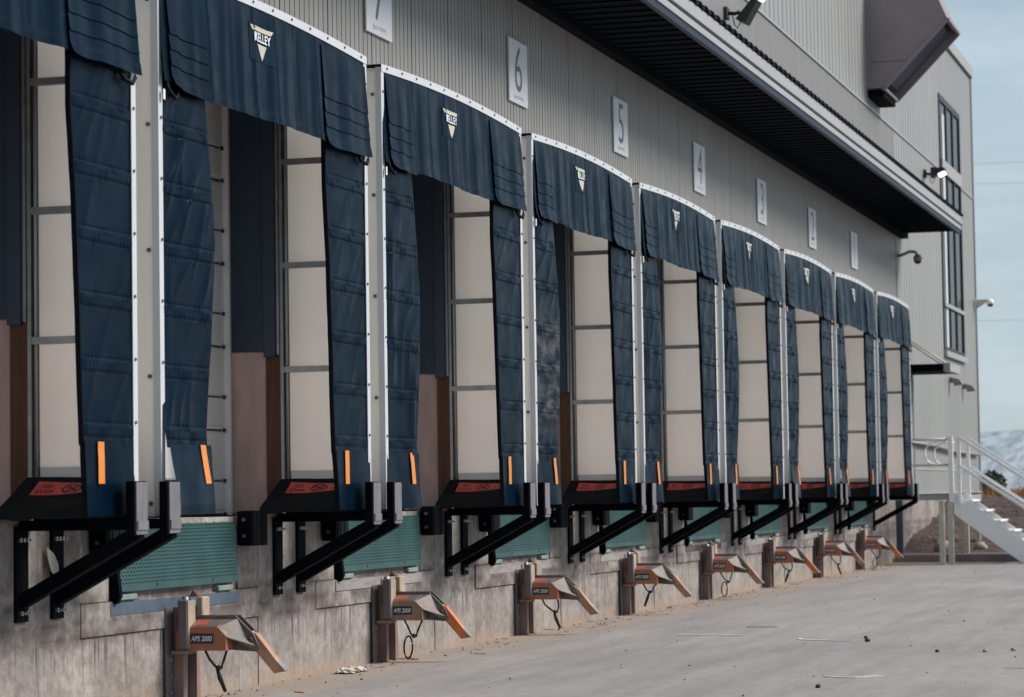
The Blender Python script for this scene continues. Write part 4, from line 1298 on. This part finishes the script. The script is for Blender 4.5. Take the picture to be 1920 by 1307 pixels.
# ------------------------------------------------------------------ platform and stairs
def stairs():
    root = thing('entry_stairs', 'white steel stairs and landing leading down from the entry door', 'stairs', (46.55, 0, 0))
    wv = 1.30
    y0 = 5.66
    # landing
    ld = MB().box(0.0, 0.05, y0, YM - 0.04, 1.10, 1.18).box(4.15, 4.2, y0, YM - 0.04, 1.10, 1.18).box(0.051, 4.149, y0, y0 + 0.05, 1.10, 1.18)
    ld.build('landing_frame', MT['fascia'], root)
    gr = MB()
    for i in range(58):
        gr.box(0.055 + i * 0.071, 0.061 + i * 0.071, y0 + 0.051, YM - 0.045, 1.135, 1.175)
    gr.build('deck_grating', MT['galv'], root, kind='stuff')
    # descending flight towards -Y
    sl = (0.20 - 1.17) / (5.64 - 4.49)
    def stringer(x):
        a = [(x, y0 - 0.0, 1.25), (x, y0 - 0.0, 0.85), (x, y0 - 1.18, -0.03), (x, y0 - 1.62, -0.03), (x, y0 - 1.62, 0.06)]
        b = [(p[0] + 0.02, p[1], p[2]) for p in a]
        MB().loft(a, b).box(x - 0.03, x - 0.001, y0 - 0.02, y0 - 0.001, 0.86, 1.19).build('stringer', MT['stairs'], root)
    stringer(0.0)
    stringer(wv)
    for i in range(6):
        y = y0 - 0.06 - i * 0.235
        z = 1.10 - i * 0.175
        MB().box(0.021, wv - 0.001, y - 0.25, y, z - 0.03, z).box(0.021, wv - 0.001, y - 0.02, y - 0.004, z - 0.16, z - 0.031).build('tread', MT['stairs'], root)
    # handrails
    for x in (-0.02, wv + 0.04):
        for top in (2.17, 1.68):
            MB().bar((x, y0 - 0.10, top), (x, y0 - 1.52, top - 0.945), 0.05, 0.05).build('handrail', MT['stairs'], root)
        for yy in (0.10, 1.40):
            zb = 1.16 - (yy - 0.06) * 0.72
            MB().box(x - 0.03, x + 0.03, y0 - yy - 0.03, y0 - yy + 0.03, max(zb - 0.1, 0.0), 2.17 - (yy - 0.10) * 0.665).build('baluster', MT['stairs'], root)
    # landing posts and rail
    MB().box(-0.04, 0.04, y0 + 0.00, y0 + 0.08, 1.06, 2.19).build('landing_post', MT['stairs'], root)
    MB().box(-0.045, 0.045, y0 + 0.02, y0 + 0.11, -0.02, 1.06).build('support_post', MT['post'], root)
    MB().box(-0.30, -0.21, y0 + 0.14, y0 + 0.23, -0.02, 1.09).build('support_post', MT['post'], root)
    MB().box(2.2, 2.29, y0 + 0.02, y0 + 0.11, -0.02, 1.09).build('support_post', MT['post'], root)
    MB().box(4.0, 4.09, y0 + 0.02, y0 + 0.11, -0.02, 1.09).build('support_post', MT['post'], root)
    for z in (2.14, 1.70):
        MB().tube([(0.0, y0 + 0.08, z), (0.0, y0 + 0.9, z)], 0.022, 8).build('landing_rail', MT['post'], root, smooth=True)
    for x in (0.0, 1.2):
        pts = [(x, y0 + 0.12 + 0.0, 2.10)] + [(x, y0 + 0.28 + 0.20 * math.sin(t), 1.90 + 0.20 * math.cos(t)) for t in np.linspace(0, math.pi, 12)] + [(x, y0 + 0.12, 1.70)]
        MB().tube(pts, 0.016, 8).build('rail_loop', MT['stairs'], root, smooth=True)
stairs()
MB().tube([(49.2, YM - 0.07, 2.16), (53, YM - 0.07, 2.14), (56.5, YM - 0.07, 2.06), (60.8, YM - 0.07, 2.05)], 0.035, 8).build('wall_pipe', MT['hood'], bld, smooth=True)
MB().box(48.95, X_END - 0.03, YM - 0.012, YM - 0.001, 1.66, 1.70).build('joint_trim', MT['fascia'], bld)

# ------------------------------------------------------------------ beyond the kerb: rocks, shrubs, grass, wires
for i, (x, y, r, lab) in enumerate(((49.1, 6.2, 0.17, 'round pale boulder on the soil beside the building base'), (49.4, 5.55, 0.12, 'reddish rock behind the landing posts'),
                                    (50.6, 6.3, 0.07, 'small white rock higher on the bank by the wall'), (49.2, 4.55, 0.07, 'small pale rock under the stair flight'),
                                    (50.4, 5.0, 0.08, 'pale rock on the bank between post and stairs'))):
    o = MB().blob((0, 0, 0), r, 20 + i, 0.35, 0.8, (7, 10)).build('rock', MT['rock'], smooth=True)
    o.location = (x, y, float(ground_height(np.array(x), 0)) + r * 0.45)
    tag(o, lab, 'rock', 'rocks on the dirt bank')

def shrub(x, y, h, lab, seed):
    rs = np.random.RandomState(seed)
    z0 = float(ground_height(np.array(x), 0)) - 0.05
    root = thing('shrub', lab, 'shrub', (x, y, z0), 'dark shrubs beyond the bank')
    tw = MB()
    for i in range(9):
        a = rs.rand() * 6.28
        q = (math.cos(a) * h * 0.35 * rs.rand(), math.sin(a) * h * 0.35 * rs.rand(), h * (0.6 + 0.3 * rs.rand()))
        tw.tube([(0, 0, 0), (q[0] * 0.4, q[1] * 0.4, q[2] * 0.5), q], [0.03, 0.02, 0.008], 5)
    tw.build('twigs', MT['twig'], root)
    lf = MB()
    for i in range(900):
        d = rs.randn(3); d /= np.linalg.norm(d)
        r = h * 0.5 * (0.45 + 0.6 * rs.rand() ** 0.5)
        c = np.array([d[0] * r * 0.95, d[1] * r * 0.95, h * 0.52 + d[2] * r * 0.95])
        if c[2] < 0.02: c[2] = rs.rand() * 0.2
        e1 = rs.randn(3); e1 /= np.linalg.norm(e1)
        e2 = np.cross(e1, d); e2 /= max(np.linalg.norm(e2), 1e-3)
        s = 0.05 + 0.05 * rs.rand()
        lf.add([c - e1 * s, c + e2 * s * 0.6, c + e1 * s, c - e2 * s * 0.6], [(0, 1, 2, 3)])
    lf.build('foliage', MT['shrub'], root, kind='stuff')
shrub(75, 8.05, 0.75, 'dark shrub against the sky just past the building corner', 1)
shrub(70, 6.45, 0.4, 'low dark shrub in the dry grass right of the corner', 2)
shrub(88, 6.6, 0.5, 'dark shrub further back behind the stair handrails', 3)

def dry_grass():
    rs = np.random.RandomState(5)
    m = MB()
    for i in range(16000):
        x = 60 + 66 * rs.rand() ** 1.5
        y = -8 + 20 * rs.rand() * (x / 80)
        if x < 61.6 and y > 6.7: continue
        z = float(0.13 + 0.95 - 0.10 * min(max((x - 57.7) / 60, 0), 1)) - 0.03
        h = (0.10 + 0.32 * rs.rand()) * (0.4 + 0.6 * (math.sin(x * 0.9) * math.sin(y * 1.3 + x * 0.3) > -0.2))
        a = rs.rand() * 6.28
        dx, dy = math.cos(a) * 0.02, math.sin(a) * 0.02
        lx, ly = (rs.rand() - 0.5) * 0.2, (rs.rand() - 0.5) * 0.2
        m.add([(x - dx, y - dy, z), (x + dx, y + dy, z), (x + lx, y + ly, z + h)], [(0, 1, 2)])
    m.build('dry_grass', MT['grass'], kind='stuff')
dry_grass()

for i, (z, lab) in enumerate(((33.5, 'uppermost thin overhead wire across the sky'), (31.9, 'second thin overhead wire just under the top one'), (18.3, 'lowest faint overhead wire nearer the hills'))):
    pts = [(270 + 4 * i, -140 + 10 * j, z + 0.0006 * (10 * j - 120) ** 2 * 0.15) for j in range(0, 29)]
    tag(MB().tube(pts, 0.016, 5).build('overhead_wire', MT['wire']), lab, 'wire', 'overhead wires in the sky')

# ------------------------------------------------------------------ litter on the yard
pp = MB()
rs = np.random.RandomState(9)
g = np.zeros((9, 13, 3))
for i in range(9):
    for j in range(13):
        e = min(i, 8 - i, j, 12 - j)
        g[i, j] = (0.40 * (j / 12 - 0.5) + 0.02 * rs.randn(), 0.15 * (i / 8 - 0.5) + 0.012 * rs.randn(), 0.006 + (0.038 * rs.rand() if e else 0.006 * rs.rand()))
o = pp.grid(g).build('crumpled_paper', MT['paper'])
o.location = (18.72, 6.70, 0.0)
tag(o, 'crumpled off white paper on the ground at the wall foot', 'litter')

sm = MB()
P = np.array([[(0.00, 0.0, 0.14), (0.07, -0.012, 0.10)], [(-0.005, -0.010, 0.075), (0.085, -0.030, 0.045)], [(0.015, -0.020, 0.0), (0.105, -0.026, -0.045)]])
sm.grid(P)
sm.grid((P + np.array([0, 0.003, 0]))[::-1])
o = sm.build('paper_scrap', MT['paper'])
o.location = (14.10, YC - 0.028, 0.88)
tag(o, 'folded paper scrap stuck behind a black bracket on the nearest concrete pier', 'litter')
o = MB().cbox(-0.06, 0.06, -0.012, 0.012, 0.001, 0.007, 0.002).build('tape_fleck', MT['orange_tape'])
o.location = (16.75, 6.35, 0.0)
o.rotation_euler = (0, 0, 0.9)
tag(o, 'short orange tape fleck on the ground in front of the nearest whole bay', 'litter')

def strap(pts, w_, lab, mat='strap'):
    rows = []
    for i, p in enumerate(pts):
        q = pts[min(i + 1, len(pts) - 1)]; r = pts[max(i - 1, 0)]
        d = np.array([q[0] - r[0], q[1] - r[1]]); d = d / np.linalg.norm(d)
        nx, ny = -d[1] * w_ / 2, d[0] * w_ / 2
        rows.append([(p[0] + nx, p[1] + ny, 0.007), (p[0] - nx, p[1] - ny, 0.007)])
    a = np.array(rows)
    b = a.copy(); b[:, :, 2] = 0.001
    m = MB().grid(a).grid(b)
    n = len(pts)
    m.add(np.concatenate([a[:, 0], b[:, 0]]).tolist(), [(i, i + 1, i + 1 + n, i + n) for i in range(n - 1)])
    m.add(np.concatenate([a[:, 1], b[:, 1]]).tolist(), [(i, i + 1, i + 1 + n, i + n) for i in range(n - 1)])
    tag(m.build('plastic_strap', MT[mat]), lab, 'strap', 'pale strap pieces lying in the yard')
strap([(23.81 - 0.03 * t, 5.40 - 0.62 * t, 0) for t in np.linspace(0, 1, 8)], 0.05, 'straight white strap piece on the yard, nearest the wall')
strap([(23.15 - 0.30 * math.sin(t * 1.57) ** 0.5 if t else 23.2, 4.18 - 0.53 * t, 0) for t in np.linspace(0, 1, 12)], 0.035, 'white strap piece with one curled end beside a dark stone')
strap([(18.45 - 0.10 * math.sin(4 * t), 3.16 - 0.40 * t, 0) for t in np.linspace(0, 1, 10)], 0.022, 'thin wavy pale strap near the bottom of the yard')
strap([(19.4, 2.05 - 0.26 * t, 0) for t in np.linspace(0, 1, 5)], 0.02, 'short pale strip at the right of the yard')
strap([(25.2, 5.05 - 0.30 * t, 0) for t in np.linspace(0, 1, 5)], 0.02, 'short brown straw lying before the long white strap', 'straw')

for i, (x, y, r, lab) in enumerate(((22.75, 3.52, 0.024, 'largest dark pebble, beside the curled white strap'), (23.3, 3.62, 0.018, 'small dark pebble touching the largest one'),
                                    (21.3, 2.75, 0.018, 'dark pebble alone in the right part of the yard'), (17.4, 3.02, 0.020, 'dark pebble at the bottom middle of the yard'))):
    o = MB().blob((0, 0, 0), r, 40 + i, 0.4, 0.75, (5, 8)).build('pebble', MT['darkstone'], smooth=True)
    o.location = (x, y, r * 0.5)
    tag(o, lab, 'pebble', 'dark pebbles on the yard')
for i, (x, y, lab) in enumerate(((21.5, 2.18, 'white pebble at the right edge of the yard'), (21.3, 2.38, 'white chip left of the white pebble'))):
    o = MB().blob((0, 0, 0), 0.022, 60 + i, 0.4, 0.7, (5, 8)).build('pebble', MT['rock'], smooth=True)
    o.location = (x, y, 0.010)
    tag(o, lab, 'pebble', 'pale pebbles on the yard')

def grit():
    rs = np.random.RandomState(21)
    m = MB()
    for i in range(1000):
        if i < 700:
            x = 14 + 33 * rs.rand(); y = 6.88 - abs(rs.randn()) * 0.28
        else:
            x = 13 + 34 * rs.rand(); y = 6.6 - 6.5 * rs.rand()
        r = 0.003 + 0.010 * rs.rand() ** 3
        c = np.array((x, y, r * 0.4))
        p = [c + r * rs.randn(3) * 0.3 + r * np.array(d) for d in ((1, 0, 0), (0, 1, 0), (-1, -0.3, 0), (0.1, -1, 0), (0, 0, 0.9))]
        m.add(p, [(0, 1, 4), (1, 2, 4), (2, 3, 4), (3, 0, 4)])
    m.build('grit', MT['twig'], kind='stuff')
    s = MB()
    for i in range(90):
        x = 14 + 32 * rs.rand(); y = 6.86 - abs(rs.randn()) * 0.22
        a = rs.rand() * 3.14; L = 0.03 + 0.10 * rs.rand()
        dx, dy = math.cos(a) * L / 2, math.sin(a) * L / 2
        s.bar((x - dx, y - dy, 0.008), (x + dx, y + dy, 0.010), 0.008, 0.006)
    s.build('straw_debris', MT['straw'], kind='stuff')
grit()
